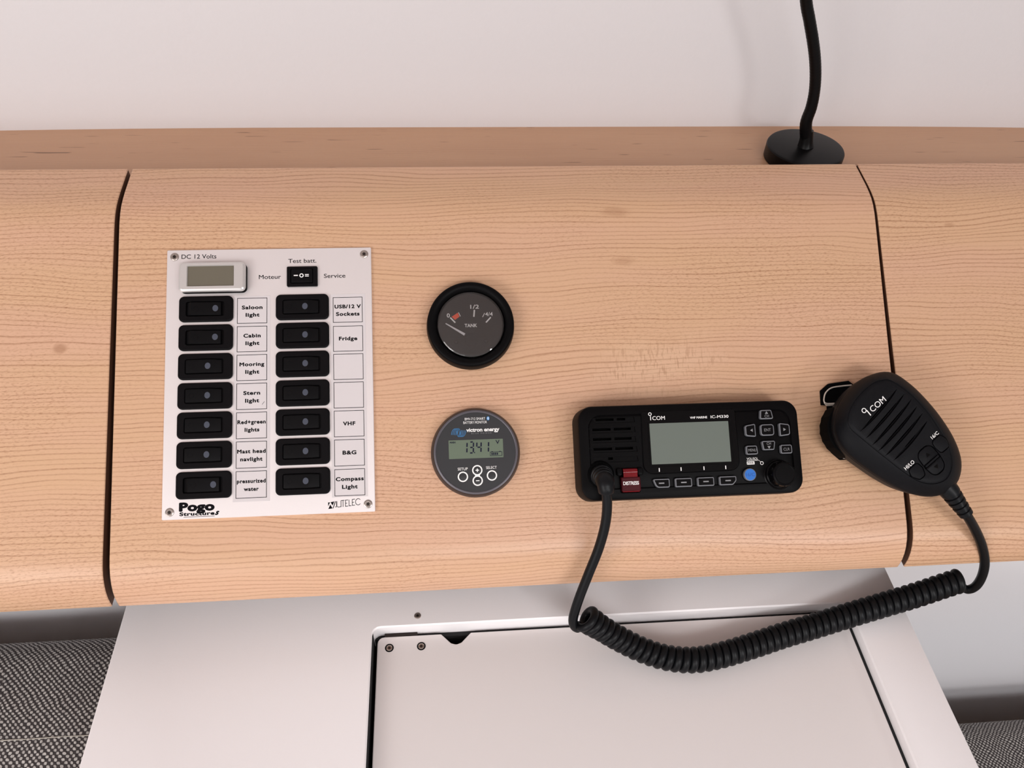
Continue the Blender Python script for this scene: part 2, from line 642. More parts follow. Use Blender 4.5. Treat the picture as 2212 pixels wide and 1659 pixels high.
M = dict(
    wood=wood_mat('maple_veneer', srgb(210, 170, 136), srgb(211, 169, 141), srgb(156, 111, 80), figure=(3.1223, .8330, .062, .026),
                  spots=((6.9994, 1.8847, .006, .0045, .55), (3.0953, .9496, .016, .006, .35), (3.0999, .9108, .014, .005, .30), (11.3564, 3.9361, .008, .003, .4))),
    shelfwood=wood_mat('maple_solid', srgb(203, 161, 128), srgb(197, 154, 122), srgb(168, 124, 94), line=.0022, depth=.5, dashes=.8, fleck=.1),
    hull=mat('hull_paint', srgb(219, 214, 215), .55, bump=.35, bscale=260),
    lowwall=mat('lower_paint', srgb(240, 238, 241), .5, bump=.15, bscale=300),
    lacquer=mat('white_lacquer', srgb(244, 240, 241), .42, bump=.06, bscale=500),
    lid=mat('white_lid_lacquer', srgb(229, 223, 222), .42, bump=.06, bscale=500),
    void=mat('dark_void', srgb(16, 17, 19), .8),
    carcass=mat('shaded_carcass', srgb(30, 18, 14), .8, bump=.1),  # near-black tone holds the shade inside the console
    alu=mat('brushed_aluminium', srgb(240, 234, 234), .42, .6, bump=.05, bscale=900),
    socket=mat('recess_shade', srgb(52, 44, 40), .4, .6),
    edge=mat('shaded_edge', srgb(92, 60, 42), .6),  # cut sides browned to carry the shade inside the gaps
    sticker=mat('label_film', srgb(213, 206, 207), .30),
    silver=mat('silver_plastic', srgb(212, 208, 206), .28, .45),
    ink=mat('black_ink', srgb(8, 6, 11), .6, spec=.1),
    white=mat('white_print', srgb(242, 240, 238), .5),
    greyprint=mat('grey_print', srgb(132, 132, 134), .5),
    dimprint=mat('dim_print', srgb(72, 72, 76), .5),
    black=mat('black_plastic', srgb(9, 8, 9), .45, bump=.08, bscale=1800, spec=.07),
    switch=mat('switch_black', srgb(13, 11, 13), .48, bump=.05, bscale=1500, spec=.08),
    rocker=mat('rocker_black', srgb(10, 9, 11), .42, spec=.11),
    gloss=mat('gloss_black', srgb(8, 7, 8), .28, spec=.10),
    matte=mat('matte_black', srgb(16, 16, 19), .5, bump=.12, bscale=2200, spec=.12),
    deep=mat('deep_black', srgb(6, 6, 7), .7, spec=.05),
    rubber=mat('black_rubber', srgb(12, 13, 16), .4, bump=.05, bscale=900, spec=.2),
    lamp=mat('lamp_black', srgb(8, 7, 8), .36, spec=.16),
    dot=mat('indicator_grey', srgb(72, 76, 88), .3, spec=.3),
    lcd=mat('lcd_olive', srgb(108, 102, 89), .25, spec=.3),
    lcdgreen=mat('lcd_green', srgb(104, 116, 100), .2, spec=.3),
    lcdradio=mat('lcd_grey_green', srgb(106, 114, 107), .22, spec=.35),
    digit=mat('lcd_digit', srgb(20, 20, 44), .4, spec=.2),
    key=mat('key_grey', srgb(110, 111, 116), .45),
    blue=mat('blue_key', srgb(30, 108, 196), .35),
    blueprint=mat('blue_print', srgb(52, 112, 160), .5),
    bluedark=mat('blue_dark_print', srgb(20, 74, 150), .5),
    btooth=mat('bluetooth_blue', srgb(60, 140, 205), .5),
    red=mat('red_translucent', srgb(66, 8, 17), .3, spec=.25),
    redbright=mat('red_hinge', srgb(112, 10, 20), .2, spec=.35),  # brighter red of hinge and cover lip
    orange=mat('orange_print', srgb(248, 88, 50), .5),
    dial=mat('dial_face', srgb(32, 28, 28), .55, spec=.25),
    bmvface=mat('monitor_face', srgb(50, 50, 52), .45, spec=.3),
    bmvring=mat('monitor_ring', srgb(92, 88, 94), .4, .2),
    bmvrim=mat('monitor_rim', srgb(44, 38, 40), .4, spec=.3),
    steel=mat('stainless', srgb(176, 166, 160), .3, .85),
    wire=mat('bright_edge', srgb(214, 206, 196), .3, .4),
    needle=mat('needle_white', srgb(222, 218, 220), .5),
    glass=glass_mat('gauge_glass'),
    weave=weave_mat('tweed_weave'),
    thread=mat('pale_thread', srgb(176, 170, 160), .8),
)

# ------------------------------------------------------------------ setting
# console front profile in the y-z plane (metres), from the lip at the top down over the slope to the rolled lower edge
def profile_points():
    ctrl = [(210, -21.0), (203, -17.0), (195, -12.6), (187, -8.2), (180, -4.8), (174, -2.4), (168, -.9), (161, -.15), (153, 0), (140, 0), (100, 0), (40, 0), (-20, 0), (-60, 0), (-74, 0),
            (-80, -.4), (-86, -1.6), (-92, -4.0), (-97, -7.0), (-101.5, -10.8), (-105, -14.8), (-107.7, -18.6)]
    return [AV[1:] * v / 1000 + AN[1:] * w / 1000 for v, w in ctrl], ctrl


PROF, PCTRL = profile_points()


def offset_profile(d):
    out = []
    n = len(PROF)
    for i in range(n):
        t = PROF[min(i + 1, n - 1)] - PROF[max(i - 1, 0)]
        t = t / np.linalg.norm(t)
        nrm = np.array([t[1], -t[0]])          # points inward
        if nrm @ (np.array([0.1, -.1]) - PROF[i]) < 0: nrm = -nrm
        out.append(PROF[i] + nrm * d)
    return out


def make_front(name, xl, xr, uoff, voff, nx=2, thick=.016):
    """one bent front: xl, xr are functions of slope mm v giving the side edges in mm"""
    bm = bmesh.new()
    uvl = bm.loops.layers.uv.new('UVMap')
    inner = offset_profile(thick)
    n = len(PROF)
    arc = [0]
    for a, b in zip(PROF, PROF[1:]): arc.append(arc[-1] + float(np.linalg.norm(b - a)))
    sec = [(PROF[i], arc[i], PCTRL[i][0]) for i in range(n)] + [(inner[i], arc[i], PCTRL[i][0]) for i in range(n)][::-1]
    cols = []
    for k in range(nx):
        t = k / (nx - 1)
        cols.append([(bm.verts.new(((xl(v) * (1 - t) + xr(v) * t) / 1000, p[0], p[1])), -a) for p, a, v in sec])
    m = len(sec)
    def face(q):
        f = bm.faces.new([x[0] for x in q])
        for lp, x in zip(f.loops, q):
            lp[uvl].uv = (x[0].co.x + uoff, x[1] + voff)
        return f
    for a, b in zip(cols, cols[1:]):
        for i in range(m):
            j = (i + 1) % m
            face((a[i], a[j], b[j], b[i]))
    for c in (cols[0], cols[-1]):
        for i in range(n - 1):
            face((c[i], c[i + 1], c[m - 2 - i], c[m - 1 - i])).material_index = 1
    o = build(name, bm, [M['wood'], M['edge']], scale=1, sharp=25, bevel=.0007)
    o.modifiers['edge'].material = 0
    return o


lerp = lambda a, b: (lambda v: a + (b - a) * (200 - v) / 300.0)
front_c = make_front('console_front', lerp(-263.9, -263.7), lerp(297.9, 296.2), 3.0, 1.0)
tag(front_c, 'wide middle maple front of the console, carrying switch panel, gauges and radio', 'panel')
front_l = make_front('console_front', lambda v: -1600, lerp(-267.0, -268.2), 7.3, 2.03)
tag(front_l, 'left maple console front, bare, beyond the left dark gap', 'panel')
front_r = make_front('console_front', lerp(299.6, 300.8), lambda v: 1600, 11.0, 4.0)
tag(front_r, 'right maple console front behind the hand microphone, beyond the right dark gap', 'panel')

# carcass inside the console, coloured dark for the shade in the two gaps
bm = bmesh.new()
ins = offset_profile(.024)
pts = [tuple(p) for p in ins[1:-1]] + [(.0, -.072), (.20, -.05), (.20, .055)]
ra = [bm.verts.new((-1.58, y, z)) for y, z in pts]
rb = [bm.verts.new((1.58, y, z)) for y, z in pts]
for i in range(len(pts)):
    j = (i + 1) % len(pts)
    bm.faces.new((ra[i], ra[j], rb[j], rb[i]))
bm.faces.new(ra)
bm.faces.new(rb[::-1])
tag(build('trim_1', bm, M['carcass'], scale=1), 'console carcass coloured dark for the shade inside the gaps', kind='structure')

# shelf board behind the lip
SHZ = .082
bm = bmesh.new()
uvl = bm.loops.layers.uv.new('UVMap')
box(-1.7, 1.7, .184, .33, SHZ - .016, SHZ, bm)
for f in bm.faces:
    for lp in f.loops: lp[uvl].uv = (lp.vert.co.x + 20, lp.vert.co.y + lp.vert.co.z)
shelf = tag(build('ledge_shelf', bm, M['shelfwood'], scale=1), 'darker maple shelf along the hull wall behind the console top, lamp on it', 'shelf')

# hull side above the shelf, bowed very slightly and leaning outboard
bm = bmesh.new()
def wally(x): return .2975 - .004 * max(0, (-x - .15) / .26) ** 2 - .004 * max(0, (x - .28) / .24) ** 2
xs = [-2.0 + 4.0 * i / 80 for i in range(81)]
zs = [.0, .06, .082, .1, .14, .2, .3, .45, .7, 1.0]
grid = [[bm.verts.new((x, wally(max(-.7, min(.8, x))) + max(0, z - SHZ) * .10, z)) for x in xs] for z in zs]
back = [[bm.verts.new((x, .40 + max(0, z - SHZ) * .10, z)) for x in (xs[0], xs[-1])] for z in (zs[0], zs[-1])]
for a, b in zip(grid, grid[1:]):
    for i in range(len(xs) - 1): bm.faces.new((a[i], a[i + 1], b[i + 1], b[i]))
bm.faces.new((back[0][0], back[0][1], back[1][1], back[1][0]))
bm.faces.new(grid[0] + [back[0][1], back[0][0]])
bm.faces.new(grid[-1] + [back[1][1], back[1][0]])
bm.faces.new([r[0] for r in grid] + [back[1][0], back[0][0]])
bm.faces.new([r[-1] for r in grid] + [back[1][1], back[0][1]])
tag(build('wall_back', bm, M['hull'], scale=1), 'white painted hull side above the shelf', kind='structure')
tag(build('wall_lower', box(-2.0, 2.0, .0, .03, -.95, -.0735), M['lowwall'], scale=1), 'white panel wall below the console', kind='structure')
tag(build('ceiling', box(-2.0, 2.0, -2.2, .5, 1.0, 1.03), M['hull'], scale=1), 'white deckhead above, out of view', kind='structure')
tag(build('floor', box(-2.0, 2.0, -2.2, .1, -.98, -.95), M['shelfwood'], scale=1), 'cabin sole below, out of view', kind='structure')

# ------------------------------------------------------------------ chart table under the console
TZ = -.11843
LZ = TZ - .009
table = empty('chart_table', (0, 0, 0), label='white chart table with a recessed hinged lid, under the console', cat='table')
bm = bmesh.new()
ox0, ox1, oy1, oy0 = -94.4, 269.2, -79.9, -560
outer = [(-276.5, -600), (311.3, -600), (311.3, -1), (-276.5, -1)]
bm = slab(outer, TZ * 1000 - 22, TZ * 1000, 1.0)
top = build('table_top', bm, M['lacquer'], table, sharp=15)
cut = loops(bmesh.new(), [(roundpoly([(ox0, oy0), (ox1, oy0), (ox1, oy1), (ox0, oy1)], 6), TZ * 1000 - 40),
                          (roundpoly([(ox0, oy0), (ox1, oy0), (ox1, oy1), (ox0, oy1)], 6), TZ * 1000 - 1.0),
                          (roundpoly([(ox0 - 1, oy0 - 1), (ox1 + 1, oy0 - 1), (ox1 + 1, oy1 + 1), (ox0 - 1, oy1 + 1)], 7), TZ * 1000 + .02),
                          (roundpoly([(ox0 - 1, oy0 - 1), (ox1 + 1, oy0 - 1), (ox1 + 1, oy1 + 1), (ox0 - 1, oy1 + 1)], 7), TZ * 1000 + 5)])
carve(top, [cut])
# desk well below the opening
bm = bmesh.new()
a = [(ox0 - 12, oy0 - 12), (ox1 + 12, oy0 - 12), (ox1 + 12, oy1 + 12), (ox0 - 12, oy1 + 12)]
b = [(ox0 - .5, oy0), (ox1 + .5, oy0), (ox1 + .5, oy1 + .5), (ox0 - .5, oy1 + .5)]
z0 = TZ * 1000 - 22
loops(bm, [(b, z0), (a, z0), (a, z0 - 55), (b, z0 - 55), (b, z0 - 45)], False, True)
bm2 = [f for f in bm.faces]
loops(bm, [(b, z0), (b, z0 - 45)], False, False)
build('desk_well', bm, M['void'], table)  # black colour stands for the shade under the lid
# black strip lining the opening, left side
build('dark_gap_strip', box(ox0 - .2, ox0 + .6, oy0, oy1 - 4, z0, TZ * 1000 - 1.6), M['void'], table)
build('dark_gap_strip', box(ox0 + .4, ox1 - .2, oy1 - 3.1, oy1 - .1, z0, TZ * 1000 - 12.9), M['void'], table)  # black filler put in for the shade of the back gap
build('dark_gap_strip', box(ox1 - 2.2, ox1 - .1, oy0, oy1 - 3.1, z0, TZ * 1000 - 9.6), M['void'], table)  # same black filler for the shade of the right gap
# lid with finger notch
lz = LZ * 1000
lx0, lx1, ly1 = -91.2, 266.9, -83.1
notch = [(-22.2, ly1), (-29.5, -90.6), (-33.4, -92.0), (-37.2, -90.6), (-44.3, ly1)]
raw = [(lx0, -556), (lx1, -556), (lx1, ly1)] + notch + [(lx0, ly1)]
lid_out = roundpoly(raw, [3, 3, 5, 1.2, 2.5, 4, 2.5, 1.2, 5], 4)
lid = build('lid', slab(lid_out, lz - 12, lz, .7), M['lid'], table, sharp=15)


def screw_bm(r, depth=1.2, dome=.5, star=6):
    bm = bmesh.new()
    n = 48
    st = []
    for i in range(n):
        a = 2 * PI * i / n
        q = r * (.40 + .075 * math.cos(star * a))
        st.append((q * math.cos(a), q * math.sin(a)))
    st2 = [(x * .85, y * .85) for x, y in st]
    loops(bm, [(circ(r, n), -.5), (circ(r, n), .15), (circ(r * .93, n), .45), (circ(r * .72, n), .5 + dome * .4), (circ(r * .60, n), .5 + dome * .4), (st, .5 + dome * .3), (st2, .5 - depth)])
    return bm


def screw(x, y, z, r, parent, mt='steel', collar=None):
    o = build('screw', screw_bm(r), M[mt], parent, loc=(x / 1000, y / 1000, z / 1000), rot=(0, 0, random.uniform(0, 6)))
    st = []
    for i in range(48):
        a = 2 * PI * i / 48
        q = r * (.36 + .07 * math.cos(6 * a))
        st.append((q * math.cos(a), q * math.sin(a)))
    if not parent.parent:
        build('socket', slab(st, -.2, .52), M['socket'], o)  # flat dark star stands in for the shade in the drive recess
    return o


for x, y in ((-82.3, -92.0), (-59.0, -92.0)):
    s = screw(x, y, lz - .2, 2.45, lid)
    build('socket_shade', slab([(.95 * math.cos(a * PI / 3), .95 * math.sin(a * PI / 3)) for a in range(6)], -.2, .66), M['socket'], lid, loc=(x / 1000, y / 1000, lz / 1000))  # dark hexagon laid in as the shade of the screw recess
    build('counterbore_shade', annulus(2.4, 3.15, -.3, .26, 40), M['deep'], lid, loc=(x / 1000, y / 1000, lz / 1000))  # raised black ring drawn for the shaded hole round the head
s = screw(-61.4, -72.1, TZ * 1000 - .2, 2.6, table)
# small brown damper at the far left corner of the slot
build('hinge_stop', box(-86, -62, -82.9, -80.2, lz - 6, lz - .6), M['carcass'], table)

# ------------------------------------------------------------------ seat cushions
def cushion(name, prof, x0, x1, label, uo):
    bm = bmesh.new()
    uvl = bm.loops.layers.uv.new('UVMap')
    nx = 24
    arc = [0]
    for a, b in zip(prof, prof[1:]): arc.append(arc[-1] + math.dist(a, b))
    rows = []
    for k in range(nx + 1):
        x = x0 + (x1 - x0) * k / nx
        rows.append([(bm.verts.new((x, y, z)), (x + uo, s)) for (y, z), s in zip(prof, arc)])
    for a, b in zip(rows, rows[1:]):
        for i in range(len(prof) - 1):
            q = (a[i], a[i + 1], b[i + 1], b[i])
            f = bm.faces.new([v[0] for v in q])
            for lp, v in zip(f.loops, q): lp[uvl].uv = v[1]
    # closed underside and ends
    for r in (rows[0], rows[-1]): bm.faces.new([v[0] for v in r])
    bm.faces.new([r[0][0] for r in rows] + [r[-1][0] for r in rows][::-1])
    o = build(name, bm, M['weave'], scale=1, sharp=60)
    return tag(o, label, 'cushion')


def arcpts(cy, cz, r, a0, a1, n):
    return [(cy + r * math.cos(math.radians(a0 + (a1 - a0) * i / n)), cz + r * math.sin(math.radians(a0 + (a1 - a0) * i / n))) for i in range(n + 1)]


pl = [(-.034, -.40)] + arcpts(-.077, -.2075, .043, 0, 80, 10) + [(-.095, -.1635), (-.113, -.1615), (-.135, -.163), (-.17, -.172), (-.21, -.190), (-.26, -.205), (-.33, -.235), (-.40, -.29), (-.42, -.40)]
cush_l = cushion('seat_cushion', pl, -.95, -.215, 'grey tweed cushion close under the console, left of the chart table', 0)
tz = -.1622
th = build('seam_thread', tube([(-.95 + .0125 * i, -.1275 + random.uniform(-.0003, .0003), tz - (.0006 if i % 2 else -.0002)) for i in range(58)], .00042, 6), M['thread'], cush_l, scale=1)
pr = [(-.045, -.70)] + arcpts(-.085, -.483, .04, 0, 80, 10) + [(-.13, -.441), (-.20, -.440), (-.30, -.444), (-.42, -.459), (-.47, -.50), (-.48, -.70)]
cush_r = cushion('seat_cushion', pr, .20, 1.1, 'grey tweed cushion low down in the lower right corner', 1.7)

# ------------------------------------------------------------------ gooseneck lamp on the shelf
lx, ly = .2806, .2355
lampo = empty('gooseneck_lamp', (lx, ly, SHZ), label='black gooseneck lamp with round base on the shelf', cat='lamp')
build('base', lathe([(0, 0), (32.2, 0), (33, .8), (33, 11.5), (32.3, 12.6), (30.5, 13.1), (0, 13.4)], 72), M['lamp'], lampo)
def lp_(px, py):
    h = hit(px, py, (0, 1, 0), ly + .002)
    return (h[0] - lx, h[1] - ly, h[2] - SHZ)
stem = [(0, .0, .0125), (-.0012, .001, .019)] + [lp_(1560 + x / 3.393, y / 3.393) for x, y in ((615, 900), (652, 790), (675, 680), (684, 560), (680, 430), (665, 300), (640, 150), (615, 0))]
e = stem[-1]
stem += [(e[0] - .012, e[1] - .004, e[2] + .03), (e[0] - .02, e[1] - .015, e[2] + .07), (e[0] - .02, e[1] - .04, e[2] + .10)]
sp = resample(spline(stem, 16), .0009)
build('stem', tube(sp, lambda t: .0045 + .0008 * max(0, 1 - t * 5) + .0001 * (1 if int(t * (len(sp) - 1)) % 3 == 0 else 0), 18), M['lamp'], lampo, scale=1, sharp=60)
build('collar', lathe([(0, 0), (7.0, 0), (6.3, 2), (5.8, 5), (5.4, 9), (5.0, 14), (0, 14.2)], 32), M['lamp'], lampo, loc=(-.0004, .0003, .0128), rot=(-.12, -.12, 0))
hd = lathe([(0, -14), (7, -14), (9, -10), (13, 16), (14, 30), (13, 30.5), (12, 18), (0, 12)], 40)
build('lamp_head', hd, M['lamp'], lampo, loc=(e[0] - .02, e[1] - .045, e[2] + .102), rot=(1.9, 0, 0))

# ------------------------------------------------------------------ switch panel
ROT = (SLOPE, 0, 0)
SPU, SPV = -158.0, 44.3
sp_o = empty('switch_panel', P3(SPU, SPV), ROT, label='aluminium twelve volt switch panel with fourteen black rockers, on the maple front', cat='switch panel')
plate = build('faceplate', slab(rrect(143, 189.1, .8, 2), 0, 2.0, .25, 1), M['alu'], sp_o)
for x, y in ((-66.3, 89.6), (66.5, 89.5), (-66.3, -89.4), (66.7, -89.2)):
    screw(x, y, 1.9, 3.0, sp_o)

# voltmeter
vm = build('voltmeter', slab(rrect(45.6, 21.1, 3.3, cx=-38.6, cy=73.0), 2, 7.2, .3), M['deep'], sp_o)
lo = rrect(45.8, 21.3, 3.3, 6, -38.6, 73.05)
lin = rrect(32.3, 15.1, .5, 6, -39.45, 73.5)
lin2 = rrect(31.5, 14.3, .4, 6, -39.45, 73.5)
build('bezel', loops(bmesh.new(), [(lo, 6.6), (lo, 7.4), (inset(lo, .5), 8.3), (inset(lo, 1.6), 9.0), (lin, 9.0), (lin2, 8.2), (lin2, 7.3)], True, True), M['silver'], vm)
build('screen', slab(rrect(31.6, 14.4, .4, cx=-39.45, cy=73.5), 7.0, 7.9), M['lcd'], vm)

# battery test rocker
ts = build('test_switch', loops(bmesh.new(), [(rrect(21.4, 14.6, .8, 5, 22.75, 73.3), 2), (rrect(21.4, 14.6, .8, 5, 22.75, 73.3), 3.8), (rrect(20.8, 14, .6, 5, 22.75, 73.3), 4.2),
                                                  (rrect(16, 10.8, .8, 5, 22.6, 73.4), 4.2), (rrect(15.6, 10.4, .8, 5, 22.6, 73.4), 2.6)]), M['switch'], sp_o)
bm = bmesh.new()
prof = [(-7.5, 2.4), (-7.5, 4.4), (-5.5, 5.2), (0, 4.6), (5.5, 5.2), (7.5, 4.4), (7.5, 2.4)]
for s in (-1, 1): pass
ra = [bm.verts.new((22.6 + x, 73.4 - 4.9, z)) for x, z in prof]
rb = [bm.verts.new((22.6 + x, 73.4 + 4.9, z)) for x, z in prof]
for i in range(len(prof)):
    j = (i + 1) % len(prof)
    bm.faces.new((ra[i], ra[j], rb[j], rb[i]))
bm.faces.new(ra); bm.faces.new(rb[::-1])
build('rocker', bm, M['rocker'], ts, bevel=.0003)
bm = bmesh.new()
line2(bm, (17.2, 73.6), (20.1, 73.6), .75, 5.3)
ring2(bm, 22.6, 73.5, .85, 1.5, 5.3)
line2(bm, (25.0, 74.1), (27.7, 74.1), .6, 5.3)
line2(bm, (25.0, 73.0), (27.7, 73.0), .6, 5.3)
printed('switch_marking', bm, M['white'], ts)


def rocker_bm(state):
    bm = bmesh.new()
    if state == 'A':
        prof = [(-12.6, -1.6), (-12.4, -.9), (-9.3, 1.5), (9.5, .5), (10.9, .0), (11.6, -1.6)]
    else:
        prof = [(-12.6, -1.6), (-12.4, .0), (-11, .45), (4.6, 1.5), (6.0, .9), (11.6, -1.0), (11.8, -1.6)]
    hw = 4.75
    secs = []
    for y, dz in ((-hw, -.5), (-hw + .5, -.05), (-hw + 1.0, 0), (hw - 1.0, 0), (hw - .5, -.05), (hw, -.5)):
        secs.append([bm.verts.new((x, y, max(-1.6, z + dz))) for x, z in prof])
    m = len(prof)
    for a, b in zip(secs, secs[1:]):
        for i in range(m):
            bm.faces.new((a[i], a[(i + 1) % m], b[(i + 1) % m], b[i]))
    bm.faces.new(secs[0]); bm.faces.new(secs[-1][::-1])
    return bm


def bezel_bm():
    o = rrect(36.9, 18.4, 3.4, 6)
    return loops(bmesh.new(), [(o, 0), (o, 1.5), (inset(o, .3), 1.9), (inset(o, .9), 2.15), (rrect(26.6, 11.1, 1.4, 6, -.6, .1), 2.15), (rrect(26.0, 10.5, 1.2, 6, -.6, .1), 1.9), (rrect(25.8, 10.3, 1.1, 6, -.6, .1), .2)])


def place_rocker(x, y, state, protos={}):
    if state not in protos:
        b = build('rocker_switch', bezel_bm(), M['switch'], sp_o)
        r = build('rocker', rocker_bm(state), M['rocker'], b, loc=(-.0006, .0001, .0022))
        ix = 6.9 if state == 'A' else 2.4
        zz = .58 if state == 'A' else 1.36
        tilt = math.atan2(1.0, 18.8) if state == 'A' else -math.atan2(1.05, 15.6)
        build('indicator', slab(circ(1.95, 24, ry=2.25), -.3, .22, .1), M['dot'], b, loc=((ix - .2) / 1000, .0001, (2.2 + zz) / 1000), rot=(0, tilt, 0))
        rx = -6.2 if state == 'A' else -8.6
        zz = 1.35 if state == 'A' else .55
        build('moulded_ring', annulus(1.5, 1.85, -.2, .14, 28), M['rocker'], b, loc=((rx - .2) / 1000, .0001, (2.2 + zz) / 1000), rot=(0, tilt, 0))
        protos[state] = b
        n = b
    else:
        s = protos[state]
        n = s.copy()
        COL.objects.link(n)
        n.parent = sp_o
        for ch in s.children:
            c = ch.copy()
            COL.objects.link(c)
            c.parent = n
    n.location = (x / 1000, y / 1000, .0019)
    return n


ROWS = [51.0, 30.5, 10.0, -10.6, -31.0, -51.4, -71.9]
for i, y in enumerate(ROWS):
    place_rocker(-43.7, y, 'A' if i in (0, 1, 6) else 'B')
for y in ROWS:
    place_rocker(22.75, y, 'B')

TXT = [[('Saloon', 14.3), ('light', 9.6)], [('Cabin', 11.9), ('light', 9.6)], [('Mooring', 17.0), ('light', 9.6)], [('Stern', 11.5), ('light', 9.6)],
       [('Red+green', 19.2), ('lights', 10.0)], [('Mast head', 19.3), ('navlight', 15.0)], [('pressurized', 19.4), ('water', 10.0)]]
TXR = [[('USB/12 V', 18.6), ('Sockets', 16.6)], [('Fridge', 12.9)], [], [], [('VHF', 8.6)], [('B&G', 9.5)], [('Compass', 19.2), ('Light', 10.7)]]
for col_, (x0, x1, yt, yb, cx, cys, tx) in enumerate(((-24.6, .2, 60.0, -84.3, -12.3, [49.4, 29.0, 8.6, -11.7, -32.0, -52.3, -72.7], TXT),
                                                     (42.2, 66.7, 60.2, -83.9, 54.4, [48.6, 27.6, 7.4, -12.8, -33.0, -53.3, -73.8], TXR))):
    st = build('label_strip', box(x0, x1, yb, yt, 1.9, 2.12), M['sticker'], sp_o)
    for k_, (cy, words) in enumerate(zip(cys, tx)):
        bm = bmesh.new()
        hw, hh = 10.25, 9.05
        for a, b in (((-hw - .16, hh), (hw + .16, hh)), ((-hw - .16, -hh), (hw + .16, -hh)), ((-hw, -hh), (-hw, hh)), ((hw, -hh), (hw, hh))):
            line2(bm, (cx + a[0], cy + a[1]), (cx + b[0], cy + b[1]), .38, 2.17)
        ys = [cy + 1.0, cy - 4.4] if len(words) == 2 else [cy - 1.3]
        for (w, wid), yb_ in zip(words, ys):
            dx = .3 if w.startswith('light') else 0
            printed('lettering', put_text(bmesh.new(), w, cx + dx, yb_, wid, 2.75, 2.17, bold=.04, spacing=1.12), M['ink'], st)
        printed('label_border', bm, M['ink'], st)
    if col_ == 0: printed('pen_mark', line2(bmesh.new(), (-5.2, -17.7), (-3.6, -15.6), .25, 2.17), M['ink'], st)

for a in (('DC 12 Volts', -49.5, 88.1, 24.1, 3.1), ('Test batt.', 22.65, 83.8, 19.8, 2.95), ('Moteur', -.1, 72.3, 15.4, 3.0), ('Service', 45.4, 72.3, 15.2, 3.0)):
    printed('lettering', put_text(bmesh.new(), *a, 2.05, bold=.006), M['ink'], sp_o)
bt = bmesh.new()
put_text(bt, 'Pogo', -48.4, -89.3, 23.6, 6.2, 2.06, bold=.06, spacing=1.05)
put_text(bt, 'Structure', -48.2, -92.2, 23.2, 2.5, 2.07, bold=.045, spacing=1.1)
put_text(bt, 's', -34.9, -92.4, 3.0, 3.9, 2.06, bold=.05, shear=.45)
line2(bt, (-57, -93.0), (-36.6, -93.0), .3, 2.06)
printed('maker_logo', bt, M['ink'], sp_o)
bt = bmesh.new()
n_ = lambda x, y: (39.5 + (x - 320) * .0185, -88.9 - (y - 530) * .0205 + (x - 320) * .00078 - .2)
for poly in (((320, 430), (392, 428), (320, 560)), ((398, 505), (482, 640), (325, 648)), ((408, 428), (550, 412), (482, 545)), ((572, 412), (606, 412), (512, 640), (482, 640)),
             ((618, 412), (652, 412), (652, 560), (632, 620), (618, 560))):
    flat(bt, [n_(*q) for q in poly], 2.06)
for a, b in (((655, 580), (680, 612)), ((680, 612), (800, 606)), ((792, 405), (792, 618)), ((792, 405), (918, 402)), ((868, 405), (868, 618)), ((955, 400), (955, 610)), ((945, 402), (1055, 400)), ((955, 505), (1015, 503)), ((945, 608), (1055, 603)),
             ((1088, 395), (1088, 603)), ((1080, 600), (1175, 598)), ((1208, 390), (1208, 600)), ((1200, 395), (1308, 390)), ((1208, 497), (1272, 494)), ((1200, 597), (1308, 592)), ((570, 600), (640, 596))):
    line2(bt, n_(*a), n_(*b), .42, 2.06)
prev = None
for k in range(15):
    a = math.radians(40 + 280 * k / 14)
    q = n_(1425 + 98 * math.cos(a), 490 - 105 * math.sin(a))
    if prev: line2(bt, prev, q, .42, 2.06)
    prev = q
printed('maker_mark', bt, M['ink'], sp_o)

# ------------------------------------------------------------------ tank gauge
TU, TV = -16.4, 78.9
tg = empty('tank_gauge', P3(TU, TV), ROT, label='round black tank gauge with white needle and dark dial', cat='gauge')
build('bezel', lathe([(24.2, 0), (31.6, 0), (31.5, 2), (30.9, 8.6), (30.4, 9.6), (29.2, 10.2), (27.0, 10.0), (25.6, 9.0), (24.9, 7.2), (24.4, 5.0), (24.2, 0)], 96, close=False), M['black'], tg, sharp=50)
build('dial', lathe([(0, 4.0), (23.2, 4.0), (24.3, 4.8), (24.3, 0), (0, 0)], 72, close=False), M['dial'], tg)
def tk(x, y):
    q = pan(880 + x / 7.214, 580 + y / 7.214, 5) - np.array([TU, TV])
    return (float(q[0]), float(q[1]))
zd = 4.12
bt = bmesh.new()
line2(bt, tk(1045, 640), tk(1036, 748), 1.0, zd)
line2(bt, tk(668, 760), tk(747, 840), .95, zd)
line2(bt, tk(1300, 755), tk(1226, 836), .95, zd)
line2(bt, tk(797, 680), tk(826, 742), .42, zd)
line2(bt, tk(1204, 690), tk(1173, 752), .42, zd)
printed('numeral', put_text(bmesh.new(), 'TANK', tk(990, 883)[0], tk(990, 910)[1], 9.0, 2.5, zd, bold=.02), M['white'], tg)
printed('numeral', put_text(bmesh.new(), '1/2', tk(1048, 590)[0], tk(1048, 622)[1], 6.3, 2.9, zd, bold=.015), M['white'], tg)
printed('numeral', put_text(bmesh.new(), '0', tk(638, 728)[0], tk(638, 758)[1], 2.2, 2.9, zd, bold=.015), M['white'], tg)
printed('numeral', put_text(bmesh.new(), '4/4', tk(1272, 705)[0], tk(1272, 735)[1], 5.4, 2.8, zd, bold=.01), M['white'], tg)
printed('dial_marking', bt, M['white'], tg)
bt = bmesh.new()
flat(bt, [tk(690, 748), tk(785, 685), tk(812, 745), tk(742, 797)], zd)
printed('reserve_mark', bt, M['orange'], tg)
bt = bmesh.new()
c = tk(997, 1273)
